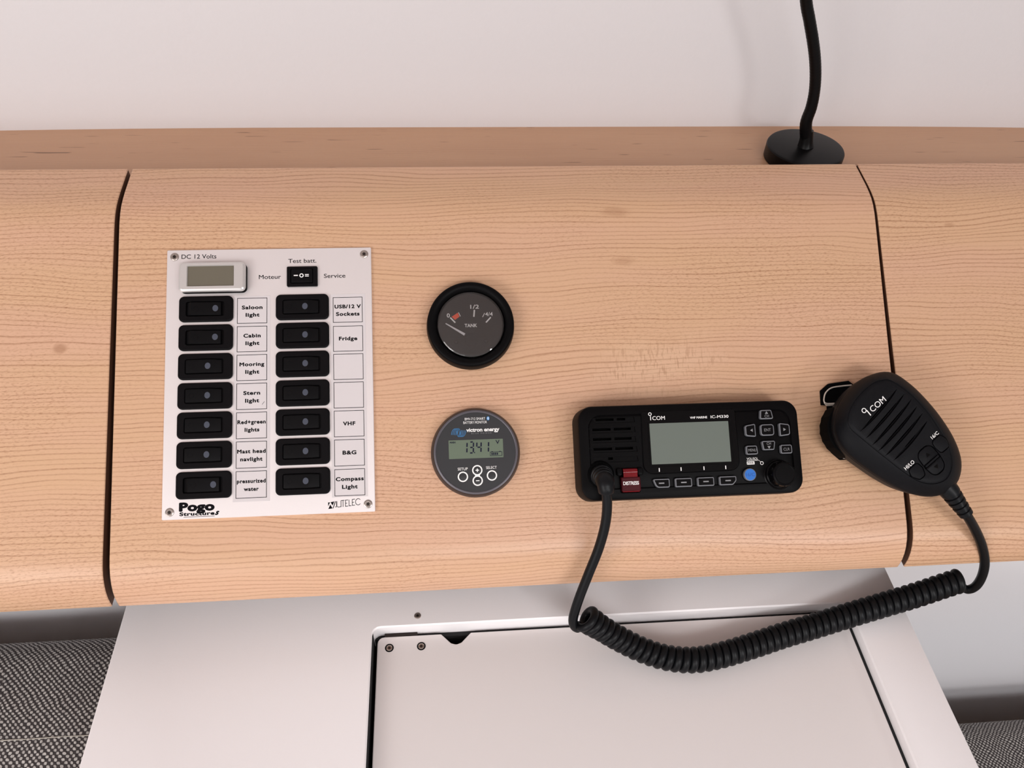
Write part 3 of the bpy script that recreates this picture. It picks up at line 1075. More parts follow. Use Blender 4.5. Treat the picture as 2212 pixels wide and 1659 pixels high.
for a, b in (((-2.5, -2), (2.5, -2)), ((-2.5, 2), (2.5, 2)), ((-2.5, -2), (-2.5, 2)), ((2.5, -2), (2.5, 2)), ((-2.1, 0), (2.1, 0)), ((-.8, -1.6), (-.8, 1.6)), ((.8, -1.6), (.8, 1.6)), ((-2, 1.4), (2, 1.4)), ((-2, -1.4), (2, -1.4))):
    line2(bt, (c[0] + a[0], c[1] + a[1]), (c[0] + b[0], c[1] + b[1]), .24, zd)
ring2(bt, c[0], c[1], .55, .85, zd, 16)
printed('maker_mark', bt, M['dimprint'], tg)
a, b = tk(597, 858), tk(893, 1030)
d = Vector(b) - Vector(a)
nn = Vector((-d.y, d.x)).normalized()
A, B = Vector(a), Vector(b)
build('needle', slab([A + nn * .35, B + nn * .85, B - nn * .85, A - nn * .35], 5.0, 5.5, .1, 1), M['needle'], tg)
build('pivot_cover', slab(roundpoly([(-16.5, -8.6), (16.5, -8.6), (15.0, -14.0), (9, -20.6), (-9, -20.6), (-15.0, -14.0)], 1.5), 4.05, 4.45, .15), M['dial'], tg)
build('hub', lathe([(4.7, 4.2), (4.7, 4.9), (4.3, 5.2), (0, 5.3)], 40, cy=-10.8), M['dial'], tg)
for s in (-1, 1):
    build('screw', screw_bm(1.6, depth=.5), M['dial'], tg, loc=(s * .0107, -.0116, .0042))
build('glass', lathe([(0, 8.0), (22.6, 8.0), (23.6, 7.75), (24.2, 7.1), (24.6, 6.0), (23.9, 6.0), (23.4, 6.8), (22.6, 7.2), (0, 7.2)], 72, close=False), M['glass'], tg)

# ------------------------------------------------------------------ battery monitor
BU, BV = -15.8, -12.0
bo = empty('battery_monitor', P3(BU, BV), ROT, label='round grey battery monitor with small display reading 13.41', cat='gauge')
build('rim', lathe([(0, 0), (31.5, 0), (31.4, 1.2), (29.9, 6.6), (29.5, 7.2), (28.0, 7.3), (0, 7.3)], 96), M['bmvrim'], bo)
build('ring', lathe([(27.6, 7.0), (29.4, 7.2), (29.3, 7.9), (28.3, 8.3), (27.8, 8.0), (27.6, 7.0)], 96, close=False), M['bmvring'], bo)
lcd_o = rrect(38.0, 13.0, .3, 5, .1, 2.1)
face = build('face', loops(bmesh.new(), [(circ(27.7, 96), 7.0), (circ(27.7, 96), 7.75)]), M['bmvface'], bo)
def bm_(x, y):
    q = pan(900 + x / 7.542, 860 + y / 7.542, 8) - np.array([BU, BV])
    return (float(q[0]), float(q[1]))
disp = build('display', slab(lcd_o, 7.6, 7.84, .06, 1), M['lcdgreen'], bo)
zb = 7.9
seg = bmesh.new()
SEGS = {'1': 'bc', '3': 'abcdg', '4': 'bcfg'}
def digit(ch, x0, y0, w, h):
    sk = lambda x, y: (x0 + x * w + (y - .5) * .45, y0 + y * h)
    S = dict(a=((.18, 1), (.82, 1)), d=((.18, 0), (.82, 0)), g=((.18, .5), (.82, .5)), b=((1, .93), (1, .56)), c=((1, .44), (1, .07)), f=((0, .93), (0, .56)), e=((0, .44), (0, .07)))
    for s in SEGS[ch]:
        p, q = S[s]
        line2(seg, sk(*p), sk(*q), .92, zb + .06)
hh = 7.6
y0 = bm_(900, 893)[1]
digit('1', bm_(722, 0)[0], y0, 3.1, hh)
digit('3', bm_(835, 0)[0], y0, 2.7, hh)
digit('4', bm_(952, 0)[0], y0, 3.0, hh)
digit('1', bm_(1070, 0)[0], y0, 3.1, hh)
q = bm_(943, 888)
flat(seg, [(q[0] - .35, q[1] - .3), (q[0] + .35, q[1] - .3), (q[0] + .35, q[1] + .4), (q[0] - .35, q[1] + .4)], zb + .06)
put_text(seg, 'MAIN', bm_(586, 724)[0], bm_(586, 738)[1], 3.9, 1.25, zb + .06, bold=.03)
put_text(seg, 'V', bm_(1318, 715)[0], bm_(1318, 745)[1], 2.9, 2.7, zb + .06, bold=.015)
q0, q1 = bm_(1200, 940), bm_(1390, 872)
for a, b in (((q0[0], q0[1]), (q1[0], q0[1])), ((q0[0], q1[1]), (q1[0], q1[1])), ((q0[0], q0[1]), (q0[0], q1[1])), ((q1[0], q0[1]), (q1[0], q1[1])), ((q0[0] + .8, q1[1] + .3), (q0[0] + 2, q1[1] + .3)), ((q1[0] - 2, q1[1] + .3), (q1[0] - .8, q1[1] + .3))):
    line2(seg, a, b, .28, zb + .06)
for k in range(4):
    xx = q0[0] + 1.3 + k * 1.25
    line2(seg, (xx, q0[1] + .55), (xx, q1[1] - .55), .85, zb + .06)
printed('display_digit', seg, M['digit'], disp)
bt = bmesh.new()
printed('lettering', put_text(bmesh.new(), 'BMV-712 SMART', bm_(950, 335)[0], bm_(950, 357)[1], 14.3, 1.75, zb), M['white'], bo)
printed('lettering', put_text(bmesh.new(), 'BATTERY MONITOR', bm_(953, 395)[0], bm_(953, 415)[1], 16.5, 1.75, zb), M['white'], bo)
printed('lettering', put_text(bmesh.new(), 'victron energy', bm_(1079, 515)[0], bm_(1079, 543)[1], 23.2, 2.75, zb, bold=.03, spacing=.98), M['white'], bo)
printed('lettering', put_text(bmesh.new(), 'SETUP', bm_(751, 1155)[0], bm_(751, 1176)[1], 6.9, 1.85, zb), M['white'], bo)
printed('lettering', put_text(bmesh.new(), 'SELECT', bm_(1218, 1130)[0], bm_(1218, 1152)[1], 7.4, 1.85, zb), M['white'], bo)
bt = bmesh.new()
put_text(bt, 'B L U E   P O W E R', bm_(1057, 572)[0], bm_(1057, 580)[1], 14.1, .75, zb)
printed('small_lettering', bt, M['greyprint'], bo)
bt = bmesh.new()
# wave emblem: two fans of arcs that cross in the middle
cxw, cyw = bm_(685, 563)
for k in range(5):
    xx = -4.6 + k * 1.05
    prev = None
    for i in range(10):
        t = i / 9
        q = (cxw + xx - .5 + 2.6 * (t ** 1.6) * (1 - .1 * k), cyw - 1.4 + 4.2 * math.sin(t * PI / 2) - .1 * k)
        q2 = (2 * cxw - q[0] , 2 * cyw - q[1])
        if prev:
            line2(bt, prev[0], q, .42, zb); line2(bt, prev[1], q2, .42, zb)
        prev = (q, q2)
for s in (-1, 1):
    prev = None
    for i in range(13):
        a = math.radians(-90 + 180 * i / 12)
        q = (cxw + s * 1.15 * math.cos(a) , cyw + 2.9 * math.sin(a))
        if prev: line2(bt, prev, q, .4, zb)
        prev = q
line2(bt, (cxw - 2.6, cyw + 2.8), (cxw + .4, cyw + 2.8), .42, zb)
line2(bt, (cxw + 2.6, cyw - 2.8), (cxw - .4, cyw - 2.8), .42, zb)
printed('wave_emblem', bt, M['blueprint'], bo)
q = bm_(1163, 330)
bt = bmesh.new()
flat(bt, circ(1.0, 24, q[0], q[1], 1.4), zb)
printed('wireless_badge', bt, M['btooth'], bo)
bt = bmesh.new()
P = [(-.5, .55), (.45, -.45), (0, -.95), (0, .95), (.45, .45), (-.5, -.55)]
for a, b in zip(P, P[1:]): line2(bt, (q[0] + a[0], q[1] + a[1]), (q[0] + b[0], q[1] + b[1]), .22, zb + .05)
printed('wireless_rune', bt, M['white'], bo)
for nm, x, y in (('setup_button', 754, 1282), ('plus_button', 988, 1175), ('minus_button', 995, 1345), ('select_button', 1227, 1260)):
    q = bm_(x, y)
    b = build('button', lathe([(0, 7.6), (2.75, 7.6), (2.7, 7.95), (2.3, 8.05), (0, 8.1)], 32), M['bmvface'], bo, loc=(q[0] / 1000, q[1] / 1000, 0))
    bt = ring2(bmesh.new(), q[0], q[1], 2.72, 3.6, 8.0)
    if nm == 'plus_button': c0 = q
    if nm == 'minus_button':
        m_ = ((c0[0] + q[0]) / 2, (c0[1] + q[1]) / 2)
        flat(bt, [(m_[0] - 1.9, m_[1] + 1.2), (m_[0] - 1.65, m_[1]), (m_[0] - 1.9, m_[1] - 1.2), (m_[0] - .9, m_[1] - .95), (m_[0], m_[1] - .8), (m_[0] + .9, m_[1] - .95), (m_[0] + 1.9, m_[1] - 1.2), (m_[0] + 1.65, m_[1]), (m_[0] + 1.9, m_[1] + 1.2), (m_[0] + .9, m_[1] + .95), (m_[0], m_[1] + .8), (m_[0] - .9, m_[1] + .95)], 7.99)
    if nm in ('plus_button', 'minus_button'): line2(bt, (q[0] - 1.2, q[1]), (q[0] + 1.2, q[1]), .6, 8.16)
    if nm == 'plus_button': line2(bt, (q[0], q[1] - 1.2), (q[0], q[1] + 1.2), .6, 8.17)
    printed('button_marking', bt, M['white'], bo)

# ------------------------------------------------------------------ marine radio
RU, RV = 133.2, -16.7
ro = empty('marine_radio', P3(RU, RV), ROT, label='black marine radio with blank grey display, keys and round knob', cat='radio')
RW = 22.0
def rad(x, y, w=RW):
    q = pan(1210 + x / 4.0218, 840 + y / 4.0218, w) - np.array([RU, RV])
    return (float(q[0]), float(q[1]))
ro_out = rrect(157, 65, 10, 8)
inn = rrect(143, 50.5, 8.5, 8, .3, .4)
body = build('body', loops(bmesh.new(), [(inset(ro_out, -.6), 0), (inset(ro_out, -.6), 3), (ro_out, 20.5), (inset(ro_out, .5), 21.6), (inset(ro_out, 1.6), 22.2), (inset(inn, -.5), 22.6), (inset(inn, .1), 21.6), (inset(inn, .9), 22.0)]), M['black'], ro)
# louvred speaker slots
SL = [(-53.9, 22.3, 30.6), (-55.2, 15.5, 33.2), (-55.1, 8.8, 33.4), (-54.8, 2.0, 33.8), (-54.7, -4.7, 33.9)]
cuts = []
for cx, cy, wd in SL:
    x0, x1 = cx - wd / 2, cx + wd / 2
    cuts.append(slab([(x0, cy + 1.9), (x0 + 2.9, cy - 1.9), (x1, cy - 1.9), (x1 - .5, cy + 1.9)], 21.2, 25))
deep = []
for i, (cx, cy, wd) in enumerate(SL):
    x0, x1 = cx - wd / 2, cx + wd / 2
    mid = x0 + 17.0 + .1 * i
    a = x0 + (13 if i == 4 else 3.2)
    deep.append(slab([(a, cy + 1.5), (mid - 1.1, cy + 1.5), (mid - 1.1, cy - .25), (a, cy - .25)], 16, 23))
    if i != 4: deep.append(slab([(mid + 1.1, cy + 1.5), (x1 - (6.5 if i == 0 else 3), cy + 1.5), (x1 - (6.5 if i == 0 else 3), cy - .25), (mid + 1.1, cy - .25)], 16, 23))
# well under the distress cover
deep.append(slab(rrect(14.2, 17, 1.5, cx=-44.8, cy=-19.5), 18.5, 25))
carve(body, cuts)
carve(body, deep)
# display unit
dpo = roundpoly([(-34.2, 27.6), (32.6, 27.6), (34.6, -14.0), (-35.2, -15.6)], [2.2, 2.2, 8, 8], 6)
dpo = roundpoly([(-35.0, -16.0), (33.6, -15.6), (32.8, 27.6), (-34.2, 27.6)], [7, 7, 2.2, 2.2], 6)
win = roundpoly([(-28.9, -9.4), (27.7, -9.4), (27.7, 19.3), (-28.9, 19.3)], [.5] * 4, 6)
winb = roundpoly([(-30.3, -11.0), (29.4, -11.0), (29.4, 20.6), (-30.3, 20.6)], [1.5] * 4, 6)
db = build('display_bezel', loops(bmesh.new(), [(dpo, 21.7), (dpo, 22.5), (inset(dpo, .5), 23.1), (winb, 23.1), (inset(winb, .3), 22.8), (win, 22.8), (inset(win, .15), 22.4)]), M['gloss'], ro)
build('screen', slab(rrect(56.2, 28.3, .3, cx=-.6, cy=4.9), 22.3, 22.62), M['lcdradio'], db)
bt = bmesh.new()
for x in (861, 1050, 1249, 1438):
    q = rad(x, 704 - (x - 861) * .038, 23)
    line2(bt, (q[0], q[1] - 1.25), (q[0], q[1] + 1.25), .65, 23.16)
printed('soft_key_tick', bt, M['white'], db)
bt = bmesh.new()
q = rad(779, 220, 23); ring2(bt, q[0], q[1], .75, 1.2, 23.16)
q0, q1 = rad(784, 238, 23), rad(784, 273, 23)
line2(bt, (q0[0], q0[1]), (q0[0], q1[1]), .55, 23.16)
put_text(bt, 'COM', rad(855, 255, 23)[0], q1[1] + .05, 8.9, 2.65, 23.16, bold=.005)
printed('lettering', put_text(bmesh.new(), 'VHF MARINE', rad(1202, 249, 23)[0], rad(1202, 258, 23)[1], 12.2, 1.55, 23.16, bold=.02), M['white'], db)
printed('lettering', put_text(bmesh.new(), 'IC-M330', rad(1384, 241, 23)[0], rad(1384, 253, 23)[1], 12.8, 1.95, 23.16, bold=.01), M['white'], db)
printed('lettering', bt, M['white'], db)


def key(cx, cy, pts, r, sym=None, top='gloss', side='key', h=2.6, name='key', rim=.75):
    """translucent grey key with an inlaid black cap, standing in a dark well"""
    o = roundpoly([(cx + x, cy + y) for x, y in pts], r, 5) if r else [(cx + x, cy + y) for x, y in pts]
    k = build(name, slab(o, RW - .4, RW + h, .45), M[side], ro)
    well = inset(o, -.7)
    build('well', slab(well, RW - .3, RW + .12), M['deep'], k)
    build('cap', slab(inset(o, rim), RW + h - .3, RW + h + .14, .1, 1), M[top], k)
    bt = bmesh.new()
    z = RW + h + .2
    if sym: sym(bt, cx, cy, z)
    if len(bt.faces): printed('key_marking', bt, M['bluedark'] if top == 'blue' else M['greyprint'], k)
    else: bt.free()
    return k


def tri(bt, x, y, s, d, z):
    base = {'u': [(-1, -.75), (1, -.75), (0, .85)], 'd': [(-1, .75), (1, .75), (0, -.85)], 'l': [(.75, -1), (.75, 1), (-.85, 0)], 'r': [(-.75, -1), (-.75, 1), (.85, 0)]}[d]
    flat(bt, [(x + a * s, y + b * s) for a, b in base], z)


KX = .55   # keys stand proud, so their tops sit nearer the viewer than the wells
def word(s, w, cap, dy=0): return lambda bt, x, y, z: put_text(bt, s, x, y - cap / 2 + dy, w, cap, z)
key(54.7, 22.5, [(-4.3, 3.3), (3.7, 3.3), (4.9, -3.2), (-5.0, -3.2)], [1.2] * 4, lambda bt, x, y, z: (tri(bt, x, y + 1.3, 1.2, 'u', z), put_text(bt, 'CH', x, y - 2.0, 3.1, 1.75, z)))
key(42.4, 11.8, [(3.6, 4.6), (-3.0, 3.6), (-3.9, 2.6), (-3.9, -2.9), (-2.8, -4.0), (3.6, -4.7)], [1, 1.5, 1, 1, 1.5, 1], lambda bt, x, y, z: tri(bt, x + .5, y, 1.15, 'l', z))
key(54.4, 11.7, [(-4.9, 4.0), (4.9, 4.0), (4.9, -4.0), (-4.9, -4.0)], [2.0] * 4, word('ENT', 4.7, 2.0))
key(66.9, 11.6, [(-3.8, 4.7), (2.9, 3.7), (3.8, 2.7), (3.8, -2.9), (2.8, -4.0), (-3.8, -4.7)], [1, 1.5, 1, 1, 1.5, 1], lambda bt, x, y, z: tri(bt, x - .2, y, 1.15, 'r', z))
key(54.5, .9, [(-5.0, 3.2), (5.0, 3.2), (3.8, -3.3), (-4.1, -3.3)], [1.2] * 4, lambda bt, x, y, z: (tri(bt, x, y - 1.4, 1.2, 'd', z), put_text(bt, 'CH', x, y + .4, 3.1, 1.75, z)))
key(42.3, -2.0, [(-4.2, 3.2), (3.7, 3.2), (4.3, -3.1), (-4.3, -3.1)], [1.4] * 4, word('MENU', 5.7, 1.9))
key(66.9, -2.2, [(-4.2, 3.2), (4.2, 3.2), (4.2, -3.1), (-4.2, -3.1)], [1.4] * 4, word('CLR', 4.4, 1.9))
dash = lambda bt, x, y, z: line2(bt, (x - 1.9, y), (x + 1.9, y), .85, z)
key(-23.4, -22.3, [(-5.9, 3.0), (5.9, 3.0), (5.9, -3.1), (-3.5, -3.1)], [1.0, 1.0, 1.4, 3.4], dash, name='soft_key')
for x in (-7.8, 7.8):
    key(x, -22.35, [(-5.9, 3.0), (5.9, 3.0), (5.9, -3.1), (-5.9, -3.1)], [1.0] * 4, dash, name='soft_key')
key(23.4, -22.3, [(-6.0, 3.0), (6.1, 3.0), (6.1, -.2), (3.6, -3.1), (-6.0, -3.1)], [1.0, 1.0, 1.5, 2.4, 1.2], dash, name='soft_key')
o16 = circ(4.35, 40)
key(39.5, -18.8, circ(4.35, 40), None, word('16/C', 6.2, 2.3), top='blue', name='blue_key', rim=.5)
# volume legend
bt = bmesh.new()
put_text(bt, 'VOL/SQL', rad(1670, 609)[0], rad(1670, 617)[1], 8.1, 1.6, RW + .1)
line2(bt, rad(1620, 625), rad(1727, 621), .22, RW + .1)
line2(bt, rad(1727, 621), rad(1742, 634), .22, RW + .1)
q = rad(1752, 645); ring2(bt, q[0], q[1], .85, 1.25, RW + .1)
q = rad(1655, 644)
flat(bt, rrect(5.5, 2.2, .4, 4, q[0], q[1]), RW + .08)
printed('legend', bt, M['white'], ro)
bt = put_text(bmesh.new(), 'PWR', q[0], q[1] - .75, 4.4, 1.5, RW + .14, bold=.01)
printed('legend', bt, M['ink'], ro)
# volume knob
q = rad(1897, 745)
kp = [(0, RW - .5), (10.6, RW - .5), (10.6, RW + .2), (9.9, RW + .7), (9.3, RW + 2.0), (8.6, RW + 2.6), (8.4, RW + 8.8), (8.0, RW + 10.0), (7.1, RW + 10.5), (6.7, RW + 10.3), (0, RW + 10.2)]
kn = build('volume_knob', lathe(kp, 64, cx=q[0], cy=q[1]), M['gloss'], ro)
for k in range(12):
    a = 2 * PI * k / 12
    bm = slab(rrect(1.2, .8, .3, 2), RW + 2.7, RW + 9.0, .2, 1)
    build('rib', bm, M['gloss'], kn, loc=((q[0] + 8.35 * math.cos(a)) / 1000, (q[1] + 8.35 * math.sin(a)) / 1000, 0), rot=(0, 0, a))
build('knob_cap', lathe([(0, RW + 10.0), (6.6, RW + 10.0), (6.4, RW + 10.45), (0, RW + 10.6)], 48, cx=q[0], cy=q[1]), M['black'], kn)
# distress key under its hinged red cover
dc = build('distress_cover', slab(roundpoly([(-51.7, -17.2), (-38.1, -17.2), (-38.1, -26.8), (-51.3, -26.8)], [.8] * 4), RW - .2, RW + 4.2, .9), M['red'], ro)
bm = tube([(-49.6, -13.6, RW + 1.3), (-39.8, -13.6, RW + 1.3)], 2.3, 24)
build('hinge_barrel', bm, M['redbright'], dc)
build('hinge_leaf', slab([(-49.6, -13.4), (-39.8, -13.4), (-39.8, -17.8), (-49.6, -17.8)], RW + 1.2, RW + 3.4, .3), M['redbright'], dc)
for x in (-51.9, -37.5):
    build('hinge_post', slab(rrect(4.2, 5.4, 1.6, cx=x, cy=-13.6), RW - .3, RW + 2.6, 1.2, 3), M['black'], dc)
bt = put_text(bmesh.new(), 'DISTRESS', -44.9, -22.6, 10.9, 2.35, RW + 4.26, bold=.02, spacing=.95)
printed('lettering', bt, M['white'], dc)
build('cover_lip', slab(roundpoly([(-50.9, -25.3), (-38.4, -25.3), (-38.8, -27.4), (-50.4, -27.4)], .5), RW + .3, RW + 3.0, .5), M['redbright'], dc)
# socket where the cord enters
q = rad(352, 745)
build('cord_socket', lathe([(0, RW - .5), (9.6, RW - .5), (9.2, RW + .4), (8.2, RW + 1.6), (0, RW + 1.6)], 48, cx=q[0], cy=q[1]), M['deep'], ro)

# ------------------------------------------------------------------ hand microphone
MU, MV, MA = 275.1, -11.3, math.radians(36)
mo = empty('hand_microphone', P3(MU, MV), None or ROT, label='black hand microphone hung aslant over the right gap, beside the radio', cat='microphone')
mq = (Matrix.Rotation(SLOPE, 4, 'X') @ Matrix.Rotation(MA, 4, 'Z')).to_euler()
mo.rotation_euler = mq
cm, sm_ = math.cos(-MA), math.sin(-MA)
def mic(x, y, w):
    q = pan(1740 + x / 4.74, 780 + y / 4.74, w) - np.array([MU, MV])
    return (float(q[0] * cm - q[1] * sm_), float(q[0] * sm_ + q[1] * cm))
RIM = [(19.2, 39.5), (25.8, 36.1), (31.1, 30.7), (34, 22.7), (36.1, 12.2), (37, -.8), (36.8, -12.3), (35.4, -24.4), (33.0, -34.1), (29.6, -42.1), (25.6, -47.7), (20.2, -52.2), (14.3, -54.9), (7.0, -55.6), (-1.2, -53.4), (-10.3, -47.0), (-19.1, -35.2), (-25.2, -21.9), (-29.7, -8),
       (-33.1, 5), (-33.7, 14.9), (-31.5, 23.6), (-26.9, 30.4), (-19, 36.5), (-9.1, 40.3), (1.1, 42.0), (11.1, 41.7)]
FACE = [(19.8, 32.6), (23.9, 23.4), (26.6, 10.8), (27.2, -4.3), (25.5, -18.5), (23.1, -29.5), (18.7, -37.2), (12.6, -42.7), (4.7, -44.9), (-3.7, -41.7), (-10.5, -34.7), (-14.6, -24.6), (-19.0, -6.9), (-23.0, 11.6), (-25.0, 24.3), (-20.4, 31.0), (-10.8, 35.5), (.3, 37.3), (11.2, 36.7)]


def polar(pts, n=96, c=(3.0, -4.0)):
    """resample a star-shaped outline at even angles after smoothing"""
    sp = [Vector(p) for p in pts]
    sp = spline([Vector((p.x, p.y, 0)) for p in sp + [sp[0]]], 8)
    ang = sorted([(math.atan2(p.y - c[1], p.x - c[0]) % (2 * PI), math.hypot(p.x - c[0], p.y - c[1])) for p in sp])
    A = [a for a, _ in ang]; R_ = [r for _, r in ang]
    A = [A[-1] - 2 * PI] + A + [A[0] + 2 * PI]; R_ = [R_[-1]] + R_ + [R_[0]]
    out = []
    for i in range(n):
        t = 2 * PI * i / n
        r = float(np.interp(t, A, R_))
        out.append((c[0] + r * math.cos(t), c[1] + r * math.sin(t)))
    return out


rim, fac = polar(RIM), polar(FACE)
mixo = lambda t: [(a[0] * (1 - t) + b[0] * t, a[1] * (1 - t) + b[1] * t) for a, b in zip(rim, fac)]
mbody = build('body', loops(bmesh.new(), [(inset(rim, 7), 5), (inset(rim, 4), 6.5), (inset(rim, 2.2), 11), (inset(rim, 1.0), 18), (inset(rim, .2), 24.2), (inset(rim, .9), 24.6), (inset(rim, .9), 25.2), (rim, 25.7), (inset(rim, -.1), 28), (inset(rim, .8), 30.2),
                                          (mixo(.35), 33.2), (mixo(.72), 36.0), (mixo(.92), 37.2), (mixo(.99), 37.5), (inset(fac, .35), 37.0), (inset(fac, .8), 37.4), (inset(fac, 3), 38.0)]), M['matte'], mo, sharp=38)
SLM = [((-21.1, 17.8), (20.2, 23.6)), ((-21.4, 11.7), (22.1, 17.8)), ((-21.0, 5.4), (23.6, 11.8)), ((-20.1, -.3), (23.6, 5.7)), ((-18.6, -5.8), (23.4, -.3)), ((-16.0, -11.8), (22.4, -6.4))]
cuts, deep = [], []
for i, (a, b) in enumerate(SLM):
    A, B = Vector(a), Vector(b)
    d = (B - A); n = Vector((-d.y, d.x)).normalized()
    up = [A + d * t + n * .3 * math.sin(PI * t) for t in [k / 10 for k in range(11)]]
    dn = [A + d * t - n * (2.0 * math.sin(PI * t) ** .7) for t in [k / 10 for k in range(1, 10)]][::-1]
    cuts.append(slab([tuple(p) for p in up + dn], 36.2, 41))
    lo, hi = ((.16, .80) if i < 5 else (.36, .66))
    q = [A + d * (lo + (hi - lo) * k / 8) - n * .35 for k in range(9)]
    q2 = [A + d * (lo + (hi - lo) * k / 8) - n * (.25 + .9 * math.sin(PI * (.12 + .76 * k / 8)) ** .6) for k in range(9)][::-1]
    deep.append(slab([tuple(p) for p in q + q2], 31, 41))
# key wells
B16 = roundpoly([(14.6, -19.2), (22.6, -19.2), (24.4, -24.0), (22.8, -29.2), (14.8, -29.2), (13.8, -24)], 2.2)
BHL = roundpoly([(-11.6, -23.2), (-3.6, -23.2), (-2.8, -28), (-4.6, -33.0), (-9.6, -33.0), (-13.0, -28)], 2.2)
BUD = roundpoly([(-.6, -18.6), (12.6, -18.6), (12.8, -29), (11, -38.4), (.0, -38.4), (-1.4, -29)], [6, 6, 8, 6, 6, 8], 6)
for o in (B16, BHL, BUD): cuts.append(slab(inset(o, -.55), 36.0, 41))
carve(mbody, cuts)
carve(mbody, deep)
for nm, o in (('channel_key', B16), ('power_key', BHL)):
    build(nm, slab(o, 35.8, 38.4, .8, 3), M['matte'], mo)
up = [p for p in BUD if p[1] > -28.2]
bm = slab(roundpoly([(-.4, -18.8), (12.4, -18.8), (12.7, -28.0), (-1.1, -28.0)], [6, 6, .5, .5], 6), 35.8, 38.3, .7, 3)
bu = build('up_key', bm, M['matte'], mo)
bt = bmesh.new(); tri(bt, 6, -23.6, 1.8, 'u', 38.36); printed('key_marking', bt, M['gloss'], bu)
bm = slab(roundpoly([(-1.1, -30.4), (12.7, -30.4), (10.8, -38.2), (.2, -38.2)], [.5, .5, 6, 6], 6), 35.8, 38.3, .7, 3)
bu = build('down_key', bm, M['matte'], mo)
bt = bmesh.new(); tri(bt, 5.6, -34.0, 1.8, 'd', 38.36); printed('key_marking', bt, M['gloss'], bu)
build('key_divider', slab(rrect(12.6, 1.5, .5, cx=5.9, cy=-29.2), 35.8, 38.1, .3), M['matte'], mo)
bt = bmesh.new()
zt = 38.1
ring2(bt, -9.2, 26.9, 1.2, 1.75, zt)
line2(bt, (-7.6, 25.9), (-7.6, 21.4), .75, zt)
put_text(bt, 'COM', 1.5, 22.1, 13.6, 4.0, zt)
printed('lettering', put_text(bmesh.new(), '16/C', 19.4, -18.2, 6.6, 2.3, zt, bold=.01), M['white'], mo)
printed('lettering', put_text(bmesh.new(), 'HI/LO', -9.0, -22.2, 8.6, 2.5, zt, bold=.01), M['white'], mo)
printed('lettering', bt, M['white'], mo)
# ridged push-to-talk bar on the left flank
side = inset(rim, 3.0)
sel = [p for p in side if p[0] < -12 and 2 < p[1] < 40]
sel.sort(key=lambda p: math.atan2(p[1] + 4, p[0] - 3) % (2 * PI))
m = len(sel)
outp = []
for i, p in enumerate(sel):
    d = Vector((p[0] - 3, p[1] + 4)).normalized()
    bump = 4.4 * math.sin(PI * (i + .5) / m) ** .45
    rid = .45 if (i // 1) % 2 else 0
    outp.append((p[0] + d.x * (bump + rid * (1 if 2 < i < m - 3 else 0)), p[1] + d.y * (bump + rid)))
poly = outp + [(p[0] + 3, p[1] - 1) for p in sel][::-1]
build('talk_bar', slab(poly, 7.0, 19.5, 1.2, 3), M['deep'], mo)
build('talk_bar_seat', slab([(p[0] + (p[0] - q[0]) * .0 - .9, p[1] + .3) for p, q in zip(sel, sel)] + [(p[0] + 4, p[1] - 1) for p in sel][::-1], 18, 22, .6), M['rubber'], mo)
# strain relief sleeve with slots
SR = [(7.6, -50, 25.5), (7.9, -57, 25.6), (8.0, -64, 24.5), (8.0, -71, 23.6), (8.1, -77.5, 22.6)]
srp = resample(spline(SR, 12), .5)
def srr(t):
    base = 7.4 - 2.6 * t
    k = t * 8.4
    return base - (.9 if 2.2 < k < 8.2 and (k % 1.35) < .55 else 0)
relief = build('strain_relief', tube(srp, srr, 24), M['rubber'], mo, sharp=45)
for k, (t, s) in enumerate(((.42, -1), (.55, 1), (.68, -1), (.8, 1))):
    pass
# round hanger stud at the back
build('hanger_stud', lathe([(0, 2.2), (6.5, 2.2), (7, 3), (7, 4), (4.5, 5), (4.5, 6.2), (0, 6.2)], 32, cx=0, cy=2), M['steel'], mo)

# bracket the microphone hangs in
ho = empty('microphone_hanger', P3(MU, MV), ROT, label='small dark bracket with bright wire edge showing behind the microphone', cat='bracket')
hp = lambda u, v: (u - MU, v - MV)
o = roundpoly([hp(*p) for p in ((239.6, 13.6), (239.9, 24.2), (246.4, 29.2), (262, 31.0), (266, 27.5), (300, 20), (300, -18), (262, -27), (250, -27.2), (244, -21.6), (244, 13.2))], [.4, 1.5, 2, 1, 1, 3, 3, 1.5, 1.5, .8, .8], 3)
build('backplate', slab(o, 0, 2.2, .3), M['deep'], ho)
w1 = spline([(*hp(263, 27.4), 3.6), (*hp(255, 26.9), 3.6), (*hp(247.5, 25.8), 3.6), (*hp(242.8, 22.4), 3.6), (*hp(241.0, 18), 3.6), (*hp(241.2, 15.2), 3.6), (*hp(243.5, 14.2), 3.6), (*hp(249, 13.6), 3.6)], 8)
build('wire_edge', tube(w1, .55, 8), M['wire'], ho)
w2 = spline([(*hp(245.4, -20.6), 3.2), (*hp(247.4, -23.4), 3.2), (*hp(251.8, -26.0), 3.2), (*hp(257, -26.2), 3.2)], 8)
build('wire_edge', tube(w2, .4, 8), M['wire'], ho)
build('foot', slab([hp(*p) for p in ((241, 14.8), (249, 14.8), (249, 12.6), (243, 12.6))], 2, 3.4, .2), M['wire'], ho)

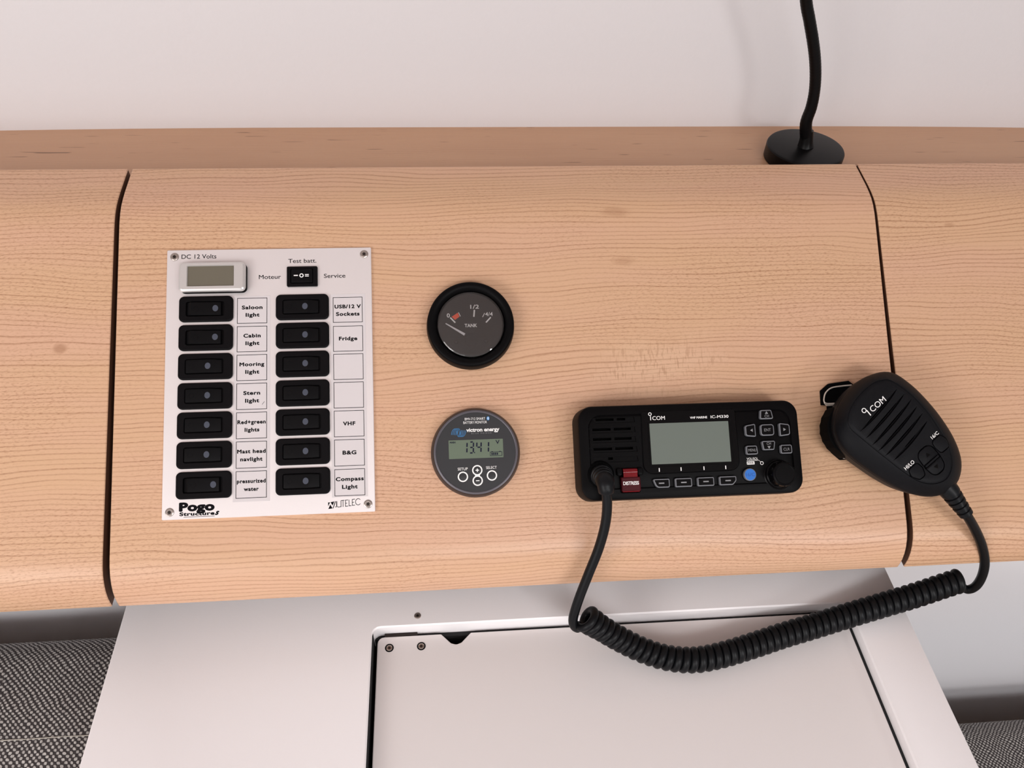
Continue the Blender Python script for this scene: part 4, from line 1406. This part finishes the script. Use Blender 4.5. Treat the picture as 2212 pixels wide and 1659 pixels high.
# ------------------------------------------------------------------ coiled cord between radio and microphone
def c7(x, y): return (1180 + x / 2.143, 1000 + y / 2.143)
cc = []
for q, z in zip(((178, 716), (260, 768), (350, 820), (450, 868), (560, 902), (680, 912), (800, 892), (950, 847), (1100, 797), (1250, 752), (1400, 705), (1550, 660), (1700, 615), (1850, 565), (1912, 545)),
                (-.0895, -.1000, -.1095, -.1150, -.1175, -.1182, -.1178, -.117, -.116, -.1145, -.112, -.1085, -.104, -.0985, -.096)):
    cc.append(Vector(hit(*c7(*q), (0, 0, 1), z)))
cord = empty('coiled_cord', cc[0], label='coiled black cord sagging over the table from radio to microphone', cat='cord')
org = cc[0].copy()
core = resample(spline([p - org for p in cc], 14), .0005)
L = .0005 * (len(core) - 1)
PITCH, HR, WR = .00585, .0064, .0030
turns = L / PITCH
hel = []
nper = 22
tot = int(turns * nper)
t0 = (core[1] - core[0]).normalized()
nr = (Vector((0, 0, 1)) - t0 * t0.z).normalized()
frames = []
for i in range(len(core)):
    t = (core[min(i + 1, len(core) - 1)] - core[max(i - 1, 0)]).normalized()
    nr = (nr - t * nr.dot(t)).normalized()
    frames.append((core[i], t, nr.copy(), t.cross(nr)))
PH0 = math.radians(150)
for k in range(tot + 1):
    s = k / tot * (len(core) - 1)
    i = min(int(s), len(core) - 2)
    f = s - i
    c = frames[i][0].lerp(frames[i + 1][0], f)
    a = PH0 - 2 * PI * k / nper
    hr = HR + .0012 * max(0.0, 1 - k / (nper * 3.0))
    hel.append(c + frames[i][2] * hr * math.cos(a) + frames[i][3] * hr * math.sin(a))
# lead from the radio, falling in front of the rolled edge to the start of the coil
q = rad(352, 745)
s0 = np.array(P3(RU + q[0], RV + q[1], RW + 1.5))
q1 = rad(398, 858, 36)
s1 = np.array(P3(RU + q1[0], RV + q1[1], 36))
h0 = np.array(hel[0] + org)
pl0 = s1; dirv = h0 - s1
nrm = np.cross(dirv, np.array([1.0, 0, 0])); nrm /= np.linalg.norm(nrm)
lead = [Vector(s1)]
for px, py in ((1311, 1090), (1306, 1130), (1292, 1178), (1270, 1232), (1252, 1278), (1241, 1312), (1237, 1334), (1240, 1349), (1248, 1357)):
    lead.append(Vector(hit(px, py, nrm, nrm @ s1)))
lead = [p - org for p in lead]
# push the lead gently clear of the rolled edge
for i, p in enumerate(lead):
    t = i / (len(lead) - 1)
    p.y -= .003 * math.sin(PI * t)
first = hel[0]
path = spline(lead + [first], 12)[:-1]
build('straight_lead', tube(path + [hel[0], hel[1]], lambda t: .0034 - .0004 * max(0, t * 4 - 3), 16), M['rubber'], cord, scale=1, sharp=60)
build('coil', tube(hel, WR, 12), M['rubber'], cord, scale=1, sharp=60)
# sleeve where the lead leaves the radio
s0v, s1v = Vector(s0) - org, Vector(s1) - org
mid = s0v.lerp(s1v, .55) + Vector(AN) * .004
slp = resample(spline([s0v, mid, s1v, s1v + (lead[1] - lead[0]).normalized() * .003], 14), .0004)
def slr(t):
    base = .0079 - .0026 * t
    return base - (.0009 if t < .55 and (t * 100) % 16 < 6 else 0)
build('plug_sleeve', tube(slp, slr, 28), M['rubber'], cord, scale=1, sharp=45)
# lead up to the microphone
mend = (mo.matrix_basis @ Vector((.0081, -.0772, .0227)))
e0 = hel[-1] + org
p0 = np.array(mend); p1 = np.array(e0)
nrm = np.cross(p1 - p0, np.array([1.0, 0, 0])); nrm /= np.linalg.norm(nrm)
up_ = [mend - org]
for px, py in ((2104, 1140), (2117, 1172), (2122, 1205), (2117, 1234), (2106, 1257), (2093, 1269), (2082, 1270)):
    h = Vector(hit(px, py, nrm, nrm @ p0)) - org
    up_.append(h)
for i, p in enumerate(up_):
    p.y -= .006 * math.sin(PI * i / (len(up_) - 1)) * .6
dirm = (mo.matrix_basis.to_3x3() @ Vector((0, 1, 0)))
path = spline([mend - org + dirm * .004] + up_ + [hel[-1]], 12)
build('straight_lead', tube(path + [hel[-1] + (hel[-1] - hel[-2])], lambda t: .0034 - .0004 * max(0, t * 4 - 3), 16), M['rubber'], cord, scale=1, sharp=60)
